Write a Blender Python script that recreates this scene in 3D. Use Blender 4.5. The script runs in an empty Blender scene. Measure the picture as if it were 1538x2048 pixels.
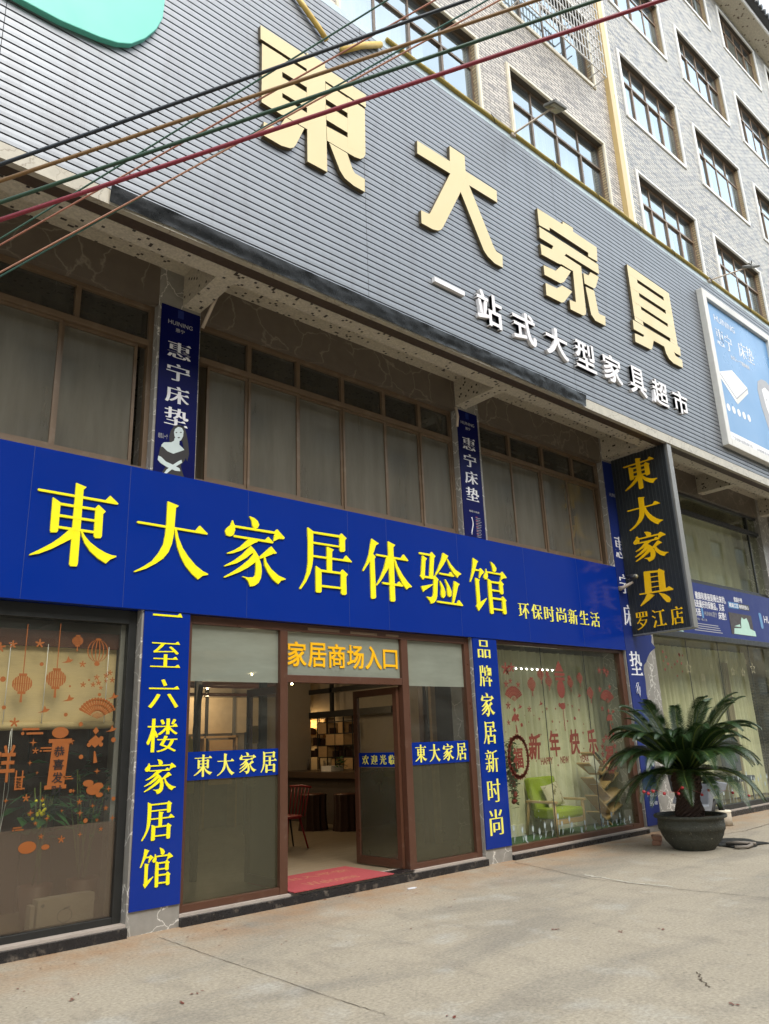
import bpy, bmesh, math, random
from math import sin, cos, pi, radians
from mathutils import Vector, Matrix, noise as mnoise
random.seed(7)
SC = bpy.context.scene
COL = SC.collection
# ------------------------------------------------------------------ camera
F_PX, CAM = 1528.34, Vector((0.0, -7.28, 1.6))
YAW, PIT, ROL = radians(41.825), radians(16.611), radians(-2.1804)
_f = Vector((sin(YAW)*cos(PIT), cos(YAW)*cos(PIT), sin(PIT)))
_r0 = Vector((cos(YAW), -sin(YAW), 0)); _u0 = _r0.cross(_f)
_r = _r0*cos(ROL) + _u0*sin(ROL); _u = _u0*cos(ROL) - _r0*sin(ROL)
cd = bpy.data.cameras.new('camera'); cam = bpy.data.objects.new('camera', cd); COL.objects.link(cam)
cd.sensor_fit = 'HORIZONTAL'; cd.sensor_width = 36; cd.lens = 36*F_PX/1538; cd.clip_end = 2000; cd.clip_start = .05
cam.matrix_world = Matrix(((_r.x, _u.x, -_f.x, CAM.x), (_r.y, _u.y, -_f.y, CAM.y), (_r.z, _u.z, -_f.z, CAM.z), (0, 0, 0, 1)))
SC.camera = cam
def ray(px, py): return _r*((px-769)/F_PX) - _u*((py-1024)/F_PX) + _f
def P(px, py, y=0.0):
    "measured point of the photograph on the vertical plane y -> (x, z)"
    d = ray(px, py); t = (y-CAM.y)/d.y
    return (t*d.x, CAM.z + t*d.z)
def G(px, py, z=0.0):
    d = ray(px, py); t = (z-CAM.z)/d.z
    return (t*d.x, CAM.y + t*d.y)
# ------------------------------------------------------------------ sky, sun, exposure
W = bpy.data.worlds.new('World'); SC.world = W; W.use_nodes = True
nt = W.node_tree; bg = nt.nodes['Background']
sky = nt.nodes.new('ShaderNodeTexSky'); sky.sky_type = 'NISHITA'; sky.sun_disc = False
SUN_EL, SUN_AZ = radians(50), radians(188)
sky.sun_elevation = SUN_EL; sky.sun_rotation = SUN_AZ; sky.air_density = 1.0; sky.dust_density = 5.0; sky.ozone_density = 1.0
# bright thin overcast: soft white cloud drawn over the blue sky
tc = nt.nodes.new('ShaderNodeTexCoord'); cn = nt.nodes.new('ShaderNodeTexNoise'); cn.inputs['Scale'].default_value = 2.2; cn.inputs['Detail'].default_value = 6; cn.inputs['Roughness'].default_value = .6
nt.links.new(tc.outputs['Generated'], cn.inputs['Vector'])
cr = nt.nodes.new('ShaderNodeValToRGB'); cr.color_ramp.elements[0].position = .3; cr.color_ramp.elements[0].color = (.62, .62, .62, 1); cr.color_ramp.elements[1].position = .65; cr.color_ramp.elements[1].color = (.95, .95, .95, 1)
nt.links.new(cn.outputs['Fac'], cr.inputs[0])
cm = nt.nodes.new('ShaderNodeMixRGB'); nt.links.new(cr.outputs[0], cm.inputs[0]); nt.links.new(sky.outputs[0], cm.inputs[1]); cm.inputs[2].default_value = (4.3, 4.75, 5.0, 1)
nt.links.new(cm.outputs[0], bg.inputs[0]); bg.inputs[1].default_value = .15
sd = bpy.data.lights.new('sun', 'SUN'); sd.energy = 0.75; sd.angle = radians(30); sd.color = (1, .95, .87)
so = bpy.data.objects.new('sun', sd); COL.objects.link(so)
sdir = Vector((sin(SUN_AZ)*cos(SUN_EL), cos(SUN_AZ)*cos(SUN_EL), sin(SUN_EL)))
so.rotation_euler = sdir.to_track_quat('Z', 'Y').to_euler(); so.location = sdir*60
SC.view_settings.view_transform = 'Standard'; SC.view_settings.look = 'None'
SC.view_settings.exposure = 1.7; SC.view_settings.gamma = 1
SC.cycles.max_bounces = 8; SC.cycles.transparent_max_bounces = 16; SC.cycles.caustics_reflective = False; SC.cycles.caustics_refractive = False
# ------------------------------------------------------------------ helpers
def setp(o, label=None, cat=None, group=None, kind=None):
    if label: o['label'] = label
    if cat: o['category'] = cat
    if group: o['group'] = group
    if kind: o['kind'] = kind
    return o
def thing(name, label, cat, loc=(0, 0, 0), group=None):
    o = bpy.data.objects.new(name, None); COL.objects.link(o); o.location = loc; o.empty_display_size = .2
    return setp(o, label, cat, group)
def link(name, me, parent=None):
    o = bpy.data.objects.new(name, me); COL.objects.link(o)
    if parent is not None: o.parent = parent
    return o
def world_off(p):
    v = Vector((0, 0, 0))
    while p is not None: v += p.location; p = p.parent
    return v
class MB:
    def __init__(s): s.v = []; s.f = []; s.sm = []
    def add(s, vs, fs, smooth=False):
        n = len(s.v); s.v += [tuple(v) for v in vs]; s.f += [tuple(i+n for i in f) for f in fs]; s.sm += [smooth]*len(fs); return s
    def box(s, x0, x1, y0, y1, z0, z1):
        return s.add([(x0, y0, z0), (x1, y0, z0), (x1, y1, z0), (x0, y1, z0), (x0, y0, z1), (x1, y0, z1), (x1, y1, z1), (x0, y1, z1)],
                     [(3, 2, 1, 0), (4, 5, 6, 7), (0, 1, 5, 4), (1, 2, 6, 5), (2, 3, 7, 6), (3, 0, 4, 7)])
    def obox(s, M, hx, hy, hz):
        vs = [M @ Vector((a*hx, b*hy, c*hz)) for c in (-1, 1) for a, b in ((-1, -1), (1, -1), (1, 1), (-1, 1))]
        return s.add(vs, [(3, 2, 1, 0), (4, 5, 6, 7), (0, 1, 5, 4), (1, 2, 6, 5), (2, 3, 7, 6), (3, 0, 4, 7)])
    def bar(s, p, q, w, h=None):
        p, q = Vector(p), Vector(q); d = q-p; h = h or w
        M = Matrix.Translation((p+q)/2) @ d.to_track_quat('Z', 'Y').to_matrix().to_4x4()
        return s.obox(M, w/2, h/2, d.length/2)
    def prism(s, pts, y0, y1, axis='y'):
        "polygon in x,z extruded from y0 (front) to y1 (back); axis 'x': polygon in y,z"
        a = sum(pts[i][0]*pts[(i+1) % len(pts)][1]-pts[(i+1) % len(pts)][0]*pts[i][1] for i in range(len(pts)))
        if a < 0: pts = pts[::-1]
        n = len(pts)
        if axis == 'y': vs = [(x, y0, z) for x, z in pts]+[(x, y1, z) for x, z in pts]
        elif axis == 'x': vs = [(y0, -x, z) for x, z in pts]+[(y1, -x, z) for x, z in pts]
        else: vs = [(x, z, y0) for x, z in pts]+[(x, z, y1) for x, z in pts]
        fs = [tuple(range(n)), tuple(range(2*n-1, n-1, -1))]+[(i, i+n, (i+1) % n+n, (i+1) % n) for i in range(n)]
        return s.add(vs, fs)
    def flat(s, pts, y):
        a = sum(pts[i][0]*pts[(i+1) % len(pts)][1]-pts[(i+1) % len(pts)][0]*pts[i][1] for i in range(len(pts)))
        if a < 0: pts = pts[::-1]
        return s.add([(x, y, z) for x, z in pts], [tuple(range(len(pts)))])
    def tube(s, pts, r, n=8, cap=True):
        pts = [Vector(p) for p in pts]; rs = r if isinstance(r, (list, tuple)) else [r]*len(pts); vs = []; fs = []
        up = Vector((0, 0, 1)) if abs((pts[-1]-pts[0]).normalized().z) < .9 else Vector((1, 0, 0))
        for i, p in enumerate(pts):
            d = (pts[min(i+1, len(pts)-1)]-pts[max(i-1, 0)]).normalized(); a = d.cross(up).normalized(); b = a.cross(d)
            vs += [p+(a*cos(2*pi*k/n)+b*sin(2*pi*k/n))*rs[i] for k in range(n)]
        for i in range(len(pts)-1):
            fs += [(i*n+k, (i+1)*n+k, (i+1)*n+(k+1) % n, i*n+(k+1) % n) for k in range(n)]
        if cap: fs += [tuple(range(n)), tuple(range(len(vs)-1, len(vs)-n-1, -1))]
        return s.add(vs, fs, True)
    def lathe(s, prof, c, n=40, close=False):
        vs = []; fs = []; m = len(prof)
        for r, z in prof: vs += [(c[0]+r*cos(2*pi*k/n), c[1]+r*sin(2*pi*k/n), c[2]+z) for k in range(n)]
        for i in range(m-1): fs += [(i*n+k, i*n+(k+1) % n, (i+1)*n+(k+1) % n, (i+1)*n+k) for k in range(n)]
        if close: fs += [tuple(range(n-1, -1, -1)), tuple(range((m-1)*n, m*n))]
        return s.add(vs, fs, True)
    def ball(s, c, r, n=10, sz=1.0):
        m = n//2+1
        return s.lathe([(max(r*sin(pi*i/m), .0005), -r*sz*cos(pi*i/m)) for i in range(m+1)], c, n)
    def build(s, name, mt, parent=None, bevel=0):
        o = world_off(parent); me = bpy.data.meshes.new(name)
        me.from_pydata([(x-o.x, y-o.y, z-o.z) for x, y, z in s.v], [], s.f); me.materials.append(mt)
        me.polygons.foreach_set('use_smooth', s.sm); me.update()
        ob = link(name, me, parent)
        if bevel:
            b = ob.modifiers.new('bevel', 'BEVEL'); b.width = bevel; b.segments = 2; b.limit_method = 'ANGLE'
        return ob
def sheet(fn, nu, nv, smooth=True):
    vs = [fn(i/nu, j/nv) for j in range(nv+1) for i in range(nu+1)]
    fs = [(j*(nu+1)+i, j*(nu+1)+i+1, (j+1)*(nu+1)+i+1, (j+1)*(nu+1)+i) for j in range(nv) for i in range(nu)]
    m = MB(); m.add(vs, fs, smooth); return m
# ------------------------------------------------------------------ materials
def N(t, kind, **kw):
    n = t.nodes.new('ShaderNode'+kind)
    for k, v in kw.items():
        if k[0] == '_': setattr(n, k[1:], v)
        else: n.inputs[k.replace('__', ' ')].default_value = v
    return n
def newmat(name):
    m = bpy.data.materials.new(name); m.use_nodes = True; t = m.node_tree
    return m, t, t.nodes['Principled BSDF']
def coords(t, scale=(1, 1, 1), rot=(0, 0, 0)):
    g = N(t, 'NewGeometry'); mp = N(t, 'Mapping'); mp.inputs['Scale'].default_value = scale; mp.inputs['Rotation'].default_value = rot
    t.links.new(g.outputs['Position'], mp.inputs['Vector']); return mp.outputs[0]
def noise(t, vec, scale, detail=4, rough=.55, dist=0):
    n = N(t, 'TexNoise', Scale=scale, Detail=detail, Roughness=rough, Distortion=dist); t.links.new(vec, n.inputs['Vector']); return n.outputs['Fac']
def ramp(t, fac, stops):
    r = N(t, 'ValToRGB'); e = r.color_ramp.elements
    while len(e) < len(stops): e.new(.5)
    for i, (p, c) in enumerate(stops):
        e[i].position = p; e[i].color = (*c, 1) if isinstance(c, tuple) else (c, c, c, 1)
    t.links.new(fac, r.inputs[0]); return r.outputs[0]
def mix(t, fac, a, b, mode='MIX'):
    m = N(t, 'MixRGB', _blend_type=mode)
    for s, v in ((m.inputs[0], fac), (m.inputs[1], a), (m.inputs[2], b)):
        if hasattr(v, 'is_output'): t.links.new(v, s)
        else: s.default_value = (*v, 1) if isinstance(v, tuple) else v
    return m.outputs[0]
def bump(t, b, h, strength=.3, dist=.01):
    n = N(t, 'Bump', Strength=strength, Distance=dist); t.links.new(h, n.inputs['Height']); t.links.new(n.outputs[0], b.inputs['Normal'])
def pm(name, col, rough=.5, metal=0, spec=.5, var=.12, scale=6, bmp=0, stretch=(1, 1, 1), coat=0, dirt=None):
    m, t, b = newmat(name); v = coords(t, stretch)
    f = noise(t, v, scale, 5)
    c = mix(t, f, tuple(max(0, x*(1-var)) for x in col), tuple(min(1, x*(1+var)) for x in col))
    if dirt:
        f2 = ramp(t, noise(t, coords(t, dirt[3] if len(dirt) > 3 else (1, 1, 1)), dirt[1], 6, .65), [(dirt[2], 0.0), (min(1, dirt[2]+.22), 1.0)])
        fm = N(t, 'Math', _operation='MULTIPLY'); t.links.new(f2, fm.inputs[0]); fm.inputs[1].default_value = .6
        c = mix(t, fm.outputs[0], c, dirt[0])
    t.links.new(c, b.inputs['Base Color'])
    rr = ramp(t, noise(t, v, scale*2.3, 4), [(.3, max(0, rough-.08)), (.7, min(1, rough+.08))]); t.links.new(rr, b.inputs['Roughness'])
    b.inputs['Metallic'].default_value = metal; b.inputs['Specular IOR Level'].default_value = spec
    b.inputs['Coat Weight'].default_value = coat; b.inputs['Coat Roughness'].default_value = .05
    if bmp: bump(t, b, noise(t, v, scale*6, 4), bmp)
    return m
def glass(name, tint=(.8, .85, .8), refl=.05, film=None, film_amt=0.0, rough=.02, streak=(1, 1, 1), ior=1.5, mirror=(.95, .97, .95)):
    "thin pane: tinted see-through + mirror by fresnel + an even or streaky film of dirt or frost"
    m = bpy.data.materials.new(name); m.use_nodes = True; t = m.node_tree; t.nodes.remove(t.nodes['Principled BSDF'])
    tr = N(t, 'BsdfTransparent', Color=(*tint, 1)); gl = N(t, 'BsdfGlossy', Roughness=rough, Color=(*mirror, 1))
    lw = N(t, 'LayerWeight', Blend=.5); pw = N(t, 'Math', _operation='POWER'); pw.inputs[1].default_value = 5.0; t.links.new(lw.outputs['Facing'], pw.inputs[0])
    ad = N(t, 'Math', _operation='MULTIPLY_ADD', _use_clamp=True); ad.inputs[1].default_value = .85; ad.inputs[2].default_value = refl+.05; t.links.new(pw.outputs[0], ad.inputs[0])
    cur = tr.outputs[0]
    if film:
        df = N(t, 'BsdfDiffuse', Color=(*film, 1)); tl = N(t, 'BsdfTranslucent', Color=(*film, 1)); mm = N(t, 'MixShader', Fac=.35)
        t.links.new(df.outputs[0], mm.inputs[1]); t.links.new(tl.outputs[0], mm.inputs[2])
        f = ramp(t, noise(t, coords(t, streak), 2.2, 6, .6), [(.25, max(0, film_amt-.16)), (.75, min(1, film_amt+.12))])
        m2 = N(t, 'MixShader'); t.links.new(f, m2.inputs[0]); t.links.new(cur, m2.inputs[1]); t.links.new(mm.outputs[0], m2.inputs[2]); cur = m2.outputs[0]
    m3 = N(t, 'MixShader'); t.links.new(ad.outputs[0], m3.inputs[0]); t.links.new(cur, m3.inputs[1]); t.links.new(gl.outputs[0], m3.inputs[2])
    t.links.new(m3.outputs[0], t.nodes['Material Output'].inputs[0]); return m
def emit(name, col, s):
    m, t, b = newmat(name); b.inputs['Base Color'].default_value = (*col, 1); b.inputs['Emission Color'].default_value = (*col, 1); b.inputs['Emission Strength'].default_value = s; return m
def m_marble(name, base, vein, scale=1.6):
    m, t, b = newmat(name); v = coords(t)
    n = N(t, 'TexNoise', Scale=scale*1.3, Detail=6); t.links.new(v, n.inputs['Vector'])
    vv = N(t, 'MixRGB', _blend_type='ADD'); vv.inputs[0].default_value = .55; t.links.new(v, vv.inputs[1]); t.links.new(n.outputs['Color'], vv.inputs[2])
    vo = N(t, 'TexVoronoi', _feature='DISTANCE_TO_EDGE', Scale=scale*1.5); t.links.new(vv.outputs[0], vo.inputs['Vector'])
    vn = ramp(t, vo.outputs['Distance'], [(0, 1.0), (.012, .55), (.03, 0.0)])
    msk = ramp(t, noise(t, v, scale*1.3, 3), [(.38, 0.0), (.5, 1.0)])
    mul = N(t, 'Math', _operation='MULTIPLY'); t.links.new(vn, mul.inputs[0]); t.links.new(msk, mul.inputs[1])
    c = mix(t, noise(t, v, scale*4, 6), tuple(x*.72 for x in base), tuple(x*1.25 for x in base))
    c = mix(t, mul.outputs[0], c, vein); t.links.new(c, b.inputs['Base Color']); b.inputs['Roughness'].default_value = .32; return m
def m_mosaic(name, base, dark, cell=.042, prob=.06):
    m, t, b = newmat(name); g = N(t, 'NewGeometry')
    o = N(t, 'VectorMath', _operation='ADD'); o.inputs[1].default_value = (.013, .017, .011); t.links.new(g.outputs['Position'], o.inputs[0])
    s = N(t, 'VectorMath', _operation='SNAP'); s.inputs[1].default_value = (cell,)*3; t.links.new(o.outputs[0], s.inputs[0])
    w = N(t, 'TexWhiteNoise'); t.links.new(s.outputs[0], w.inputs['Vector'])
    k = N(t, 'Math', _operation='GREATER_THAN'); k.inputs[1].default_value = 1-prob; t.links.new(w.outputs['Value'], k.inputs[0])
    s2 = N(t, 'VectorMath', _operation='SNAP'); s2.inputs[1].default_value = (.02,)*3; t.links.new(o.outputs[0], s2.inputs[0])
    w2 = N(t, 'TexWhiteNoise'); t.links.new(s2.outputs[0], w2.inputs['Vector'])
    c = mix(t, w2.outputs['Value'], tuple(x*.82 for x in base), tuple(x*1.1 for x in base))
    c = mix(t, k.outputs[0], c, dark); t.links.new(c, b.inputs['Base Color']); b.inputs['Roughness'].default_value = .45; return m
def m_brick(name, c1, c2, c3, mortar, bw=.24, rh=.062):
    m, t, b = newmat(name); g = N(t, 'NewGeometry'); sp = N(t, 'SeparateXYZ'); cb = N(t, 'CombineXYZ'); ad = N(t, 'Math', _operation='ADD')
    t.links.new(g.outputs['Position'], sp.inputs[0]); t.links.new(sp.outputs[0], ad.inputs[0]); t.links.new(sp.outputs[1], ad.inputs[1])
    t.links.new(ad.outputs[0], cb.inputs[0]); t.links.new(sp.outputs[2], cb.inputs[1])
    br = N(t, 'TexBrick', Scale=1, Mortar__Size=.011, Bias=0.0, Brick__Width=bw, Row__Height=rh, Color1=(*c1, 1), Color2=(*c2, 1), Mortar=(*mortar, 1))
    t.links.new(cb.outputs[0], br.inputs['Vector'])
    mp = N(t, 'Mapping'); mp.inputs['Scale'].default_value = (1/bw, 1/rh, 1); t.links.new(cb.outputs[0], mp.inputs[0])
    n = noise(t, mp.outputs[0], .62, 3, .7)
    f = ramp(t, n, [(.44, 0.0), (.56, 1.0)])
    fm = N(t, 'Math', _operation='MULTIPLY'); t.links.new(f, fm.inputs[0]); fm.inputs[1].default_value = .85
    c = mix(t, fm.outputs[0], br.outputs['Color'], c3)
    c = mix(t, br.outputs['Fac'], c, mortar)
    big = noise(t, cb.outputs[0], .35, 5, .6); c = mix(t, ramp(t, big, [(.3, .35), (.7, 0.0)]), c, tuple(x*.55 for x in c1))
    t.links.new(c, b.inputs['Base Color']); b.inputs['Roughness'].default_value = .5; bump(t, b, br.outputs['Fac'], -.4, .006); return m
BOARD={
'東':[[(2.109,3.978),(2.110,3.986),(2.117,3.991),(2.757,3.990),(2.797,4.043),(2.803,4.044),(2.886,3.979),(2.886,3.972),(2.876,3.965),(2.119,3.968)],[(2.456,4.112),(2.462,4.113),(2.556,4.090),(2.558,4.085),(2.550,4.077),(2.533,4.057),(2.534,3.310),(2.523,3.287),(2.466,3.283),(2.454,3.301)],[(2.249,3.924),(2.254,3.928),(2.322,3.892),(2.327,3.870),(2.326,3.612),(2.314,3.591),(2.261,3.584),(2.253,3.601)],[(2.320,3.888),(2.660,3.890),(2.687,3.927),(2.693,3.928),(2.765,3.873),(2.741,3.842),(2.744,3.617),(2.733,3.595),(2.682,3.588),(2.665,3.608),(2.662,3.866),(2.325,3.863)],[(2.323,3.772),(2.672,3.774),(2.673,3.751),(2.325,3.747)],[(2.324,3.657),(2.671,3.658),(2.669,3.634),(2.326,3.633)],[(2.426,3.634),(2.461,3.659),(2.469,3.557),(2.388,3.501),(2.275,3.422),(2.175,3.368),(2.094,3.341),(2.088,3.348),(2.188,3.416),(2.282,3.486),(2.348,3.546)],[(2.538,3.635),(2.556,3.631),(2.577,3.598),(2.632,3.541),(2.711,3.491),(2.791,3.456),(2.850,3.440),(2.899,3.438),(2.900,3.427),(2.840,3.393),(2.801,3.349),(2.718,3.391),(2.638,3.452),(2.583,3.522),(2.550,3.588)]],
'大':[[(3.092,3.816),(3.094,3.825),(3.103,3.831),(3.744,3.826),(3.792,3.887),(3.799,3.888),(3.894,3.813),(3.884,3.802),(3.105,3.807)],[(3.412,4.094),(3.419,4.096),(3.537,4.071),(3.540,4.063),(3.530,4.055),(3.511,4.041),(3.503,3.829),(3.499,3.750),(3.482,3.642),(3.447,3.547),(3.393,3.475),(3.318,3.414),(3.217,3.348),(3.097,3.297),(3.088,3.305),(3.188,3.368),(3.275,3.436),(3.340,3.526),(3.386,3.622),(3.402,3.722),(3.411,3.843)],[(3.506,3.804),(3.530,3.805),(3.556,3.716),(3.605,3.617),(3.676,3.528),(3.762,3.447),(3.848,3.394),(3.914,3.371),(3.906,3.359),(3.849,3.344),(3.794,3.298),(3.728,3.345),(3.650,3.420),(3.587,3.517),(3.542,3.623),(3.519,3.718)]],
'家':[[(4.409,4.094),(4.416,4.098),(4.478,4.086),(4.523,4.057),(4.542,4.014),(4.524,3.978),(4.491,3.963),(4.462,3.975),(4.450,3.993),(4.439,4.050)],[(4.191,4.013),(4.198,4.014),(4.211,3.987),(4.228,3.951),(4.229,3.907),(4.214,3.853),(4.190,3.832),(4.162,3.823),(4.120,3.830),(4.103,3.875),(4.118,3.909),(4.166,3.951)],[(4.208,3.961),(4.752,3.967),(4.781,3.998),(4.789,3.999),(4.891,3.914),(4.879,3.895),(4.810,3.889),(4.734,3.845),(4.752,3.940),(4.222,3.936)],[(4.207,3.833),(4.221,3.847),(4.625,3.848),(4.662,3.889),(4.670,3.890),(4.736,3.832),(4.723,3.822),(4.221,3.823)],[(4.395,3.822),(4.526,3.822),(4.519,3.808),(4.482,3.793),(4.411,3.744),(4.312,3.683),(4.208,3.638),(4.136,3.622),(4.131,3.631),(4.221,3.674),(4.304,3.730)],[(4.432,3.754),(4.484,3.713),(4.535,3.649),(4.573,3.551),(4.581,3.475),(4.571,3.398),(4.539,3.338),(4.489,3.301),(4.433,3.286),(4.403,3.348),(4.367,3.376),(4.332,3.384),(4.335,3.392),(4.403,3.386),(4.474,3.397),(4.495,3.421),(4.502,3.498),(4.496,3.593),(4.470,3.659),(4.411,3.728)],[(4.418,3.739),(4.462,3.678),(4.370,3.602),(4.259,3.532),(4.109,3.476),(4.102,3.485),(4.224,3.559),(4.327,3.641)],[(4.470,3.666),(4.500,3.574),(4.401,3.499),(4.296,3.436),(4.193,3.388),(4.109,3.352),(4.101,3.361),(4.226,3.441),(4.330,3.518),(4.413,3.592)],[(4.543,3.637),(4.701,3.781),(4.708,3.782),(4.780,3.713),(4.769,3.705),(4.735,3.701),(4.631,3.648),(4.554,3.616)],[(4.605,3.638),(4.627,3.644),(4.642,3.591),(4.706,3.515),(4.804,3.452),(4.903,3.424),(4.895,3.412),(4.842,3.398),(4.801,3.352),(4.729,3.396),(4.662,3.472),(4.617,3.550)]],
'居':[[(5.218,4.088),(5.226,4.093),(5.305,4.056),(5.301,3.726),(5.283,3.616),(5.254,3.532),(5.197,3.425),(5.117,3.325),(5.103,3.327),(5.101,3.337),(5.165,3.435),(5.202,3.532),(5.221,3.648),(5.226,3.907)],[(5.293,4.054),(5.712,4.064),(5.735,4.091),(5.744,4.092),(5.820,4.041),(5.794,4.012),(5.793,3.880),(5.777,3.861),(5.720,3.853),(5.707,3.869),(5.707,4.033),(5.296,4.029)],[(5.299,3.925),(5.718,3.928),(5.717,3.906),(5.299,3.900)],[(5.293,3.759),(5.761,3.763),(5.802,3.816),(5.811,3.817),(5.897,3.749),(5.888,3.741),(5.293,3.735)],[(5.505,3.887),(5.514,3.890),(5.613,3.867),(5.586,3.835),(5.581,3.593),(5.505,3.591)],[(5.335,3.627),(5.343,3.629),(5.410,3.597),(5.420,3.571),(5.418,3.328),(5.401,3.310),(5.344,3.308),(5.334,3.323)],[(5.410,3.595),(5.714,3.596),(5.740,3.630),(5.749,3.631),(5.826,3.579),(5.799,3.548),(5.800,3.338),(5.784,3.319),(5.732,3.316),(5.715,3.333),(5.717,3.570),(5.410,3.566)],[(5.415,3.407),(5.726,3.409),(5.725,3.385),(5.415,3.381)]],
'体':[[(6.229,4.093),(6.237,4.097),(6.352,4.052),(6.350,4.044),(6.305,4.019),(6.250,3.895),(6.183,3.778),(6.082,3.652),(6.068,3.654),(6.070,3.663),(6.135,3.772),(6.179,3.880)],[(6.250,3.895),(6.295,3.863),(6.272,3.834),(6.277,3.338),(6.257,3.317),(6.205,3.309),(6.193,3.327),(6.196,3.799),(6.186,3.842)],[(6.299,3.892),(6.312,3.905),(6.738,3.903),(6.781,3.958),(6.790,3.959),(6.869,3.886),(6.855,3.875),(6.311,3.881)],[(6.513,4.097),(6.522,4.101),(6.643,4.069),(6.606,4.031),(6.604,3.326),(6.588,3.307),(6.529,3.304),(6.517,3.319)],[(6.478,3.879),(6.572,3.878),(6.551,3.797),(6.514,3.747),(6.442,3.655),(6.362,3.551),(6.293,3.487),(6.285,3.493),(6.356,3.594),(6.429,3.731)],[(6.606,3.869),(6.632,3.873),(6.670,3.785),(6.751,3.677),(6.834,3.594),(6.910,3.538),(6.900,3.528),(6.855,3.518),(6.814,3.488),(6.752,3.546),(6.672,3.668),(6.627,3.780)],[(6.386,3.534),(6.399,3.545),(6.648,3.545),(6.680,3.581),(6.689,3.582),(6.751,3.527),(6.737,3.518),(6.398,3.519)]],
'验':[[(7.074,4.019),(7.085,4.030),(7.289,4.031),(7.315,4.062),(7.324,4.064),(7.389,4.012),(7.360,3.979),(7.321,3.700),(7.247,3.701),(7.287,4.002),(7.084,4.004)],[(7.131,3.988),(7.140,3.991),(7.223,3.959),(7.190,3.923),(7.161,3.701),(7.155,3.682),(7.132,3.656),(7.123,3.655),(7.077,3.702),(7.094,3.725)],[(7.153,3.713),(7.326,3.710),(7.348,3.736),(7.357,3.737),(7.423,3.689),(7.406,3.658),(7.380,3.454),(7.354,3.395),(7.307,3.354),(7.250,3.338),(7.231,3.378),(7.171,3.425),(7.180,3.429),(7.244,3.426),(7.292,3.440),(7.309,3.485),(7.328,3.682),(7.151,3.685)],[(7.081,3.559),(7.310,3.614),(7.314,3.605),(7.209,3.544),(7.147,3.510),(7.118,3.486)],[(7.536,4.077),(7.546,4.081),(7.645,4.048),(7.619,4.015),(7.538,3.911),(7.439,3.802),(7.372,3.736),(7.364,3.743),(7.424,3.839),(7.498,3.971)],[(7.609,4.004),(7.628,4.007),(7.685,3.935),(7.772,3.867),(7.888,3.818),(7.878,3.807),(7.839,3.793),(7.806,3.753),(7.729,3.810),(7.655,3.899)],[(7.437,3.777),(7.451,3.787),(7.640,3.787),(7.666,3.821),(7.675,3.822),(7.742,3.765),(7.725,3.757),(7.450,3.765)],[(7.438,3.671),(7.455,3.670),(7.512,3.599),(7.543,3.526),(7.536,3.469),(7.498,3.435),(7.464,3.449),(7.453,3.480),(7.465,3.569)],[(7.545,3.702),(7.561,3.704),(7.630,3.618),(7.667,3.545),(7.660,3.486),(7.626,3.461),(7.591,3.474),(7.580,3.511),(7.584,3.600)],[(7.733,3.700),(7.841,3.665),(7.806,3.636),(7.757,3.508),(7.700,3.385),(7.671,3.384),(7.703,3.561)],[(7.366,3.378),(7.380,3.390),(7.764,3.384),(7.801,3.434),(7.810,3.435),(7.884,3.365),(7.872,3.357),(7.378,3.365)]],
'馆':[[(8.159,4.084),(8.168,4.087),(8.269,4.049),(8.266,4.042),(8.240,4.016),(8.192,3.912),(8.125,3.796),(8.081,3.725),(8.065,3.726),(8.105,3.833),(8.143,3.964)],[(8.185,3.926),(8.285,3.926),(8.309,3.952),(8.318,3.953),(8.389,3.900),(8.325,3.858),(8.276,3.798),(8.268,3.805),(8.285,3.903),(8.178,3.902)],[(8.181,3.793),(8.189,3.797),(8.278,3.775),(8.256,3.752),(8.255,3.445),(8.397,3.517),(8.403,3.512),(8.319,3.422),(8.207,3.315),(8.161,3.383),(8.185,3.411)],[(8.542,4.076),(8.551,4.078),(8.622,4.045),(8.668,3.991),(8.654,3.948),(8.621,3.927),(8.583,3.940),(8.572,3.992)],[(8.427,3.957),(8.436,3.959),(8.446,3.918),(8.460,3.885),(8.459,3.838),(8.433,3.800),(8.394,3.793),(8.365,3.822),(8.380,3.858),(8.419,3.903)],[(8.442,3.921),(8.762,3.922),(8.788,3.952),(8.797,3.953),(8.887,3.876),(8.876,3.866),(8.803,3.852),(8.740,3.813),(8.763,3.895),(8.448,3.898)],[(8.452,3.814),(8.522,3.786),(8.527,3.309),(8.508,3.296),(8.465,3.295),(8.454,3.309),(8.447,3.582)],[(8.513,3.784),(8.706,3.785),(8.731,3.812),(8.740,3.813),(8.805,3.763),(8.780,3.740),(8.782,3.625),(8.759,3.606),(8.719,3.608),(8.704,3.630),(8.702,3.756),(8.519,3.756)],[(8.521,3.661),(8.708,3.659),(8.705,3.636),(8.522,3.635)],[(8.520,3.543),(8.733,3.542),(8.759,3.574),(8.768,3.574),(8.837,3.522),(8.812,3.500),(8.818,3.331),(8.793,3.311),(8.753,3.310),(8.737,3.325),(8.739,3.513),(8.521,3.514)],[(8.523,3.385),(8.749,3.381),(8.745,3.355),(8.524,3.360)]],
}
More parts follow.
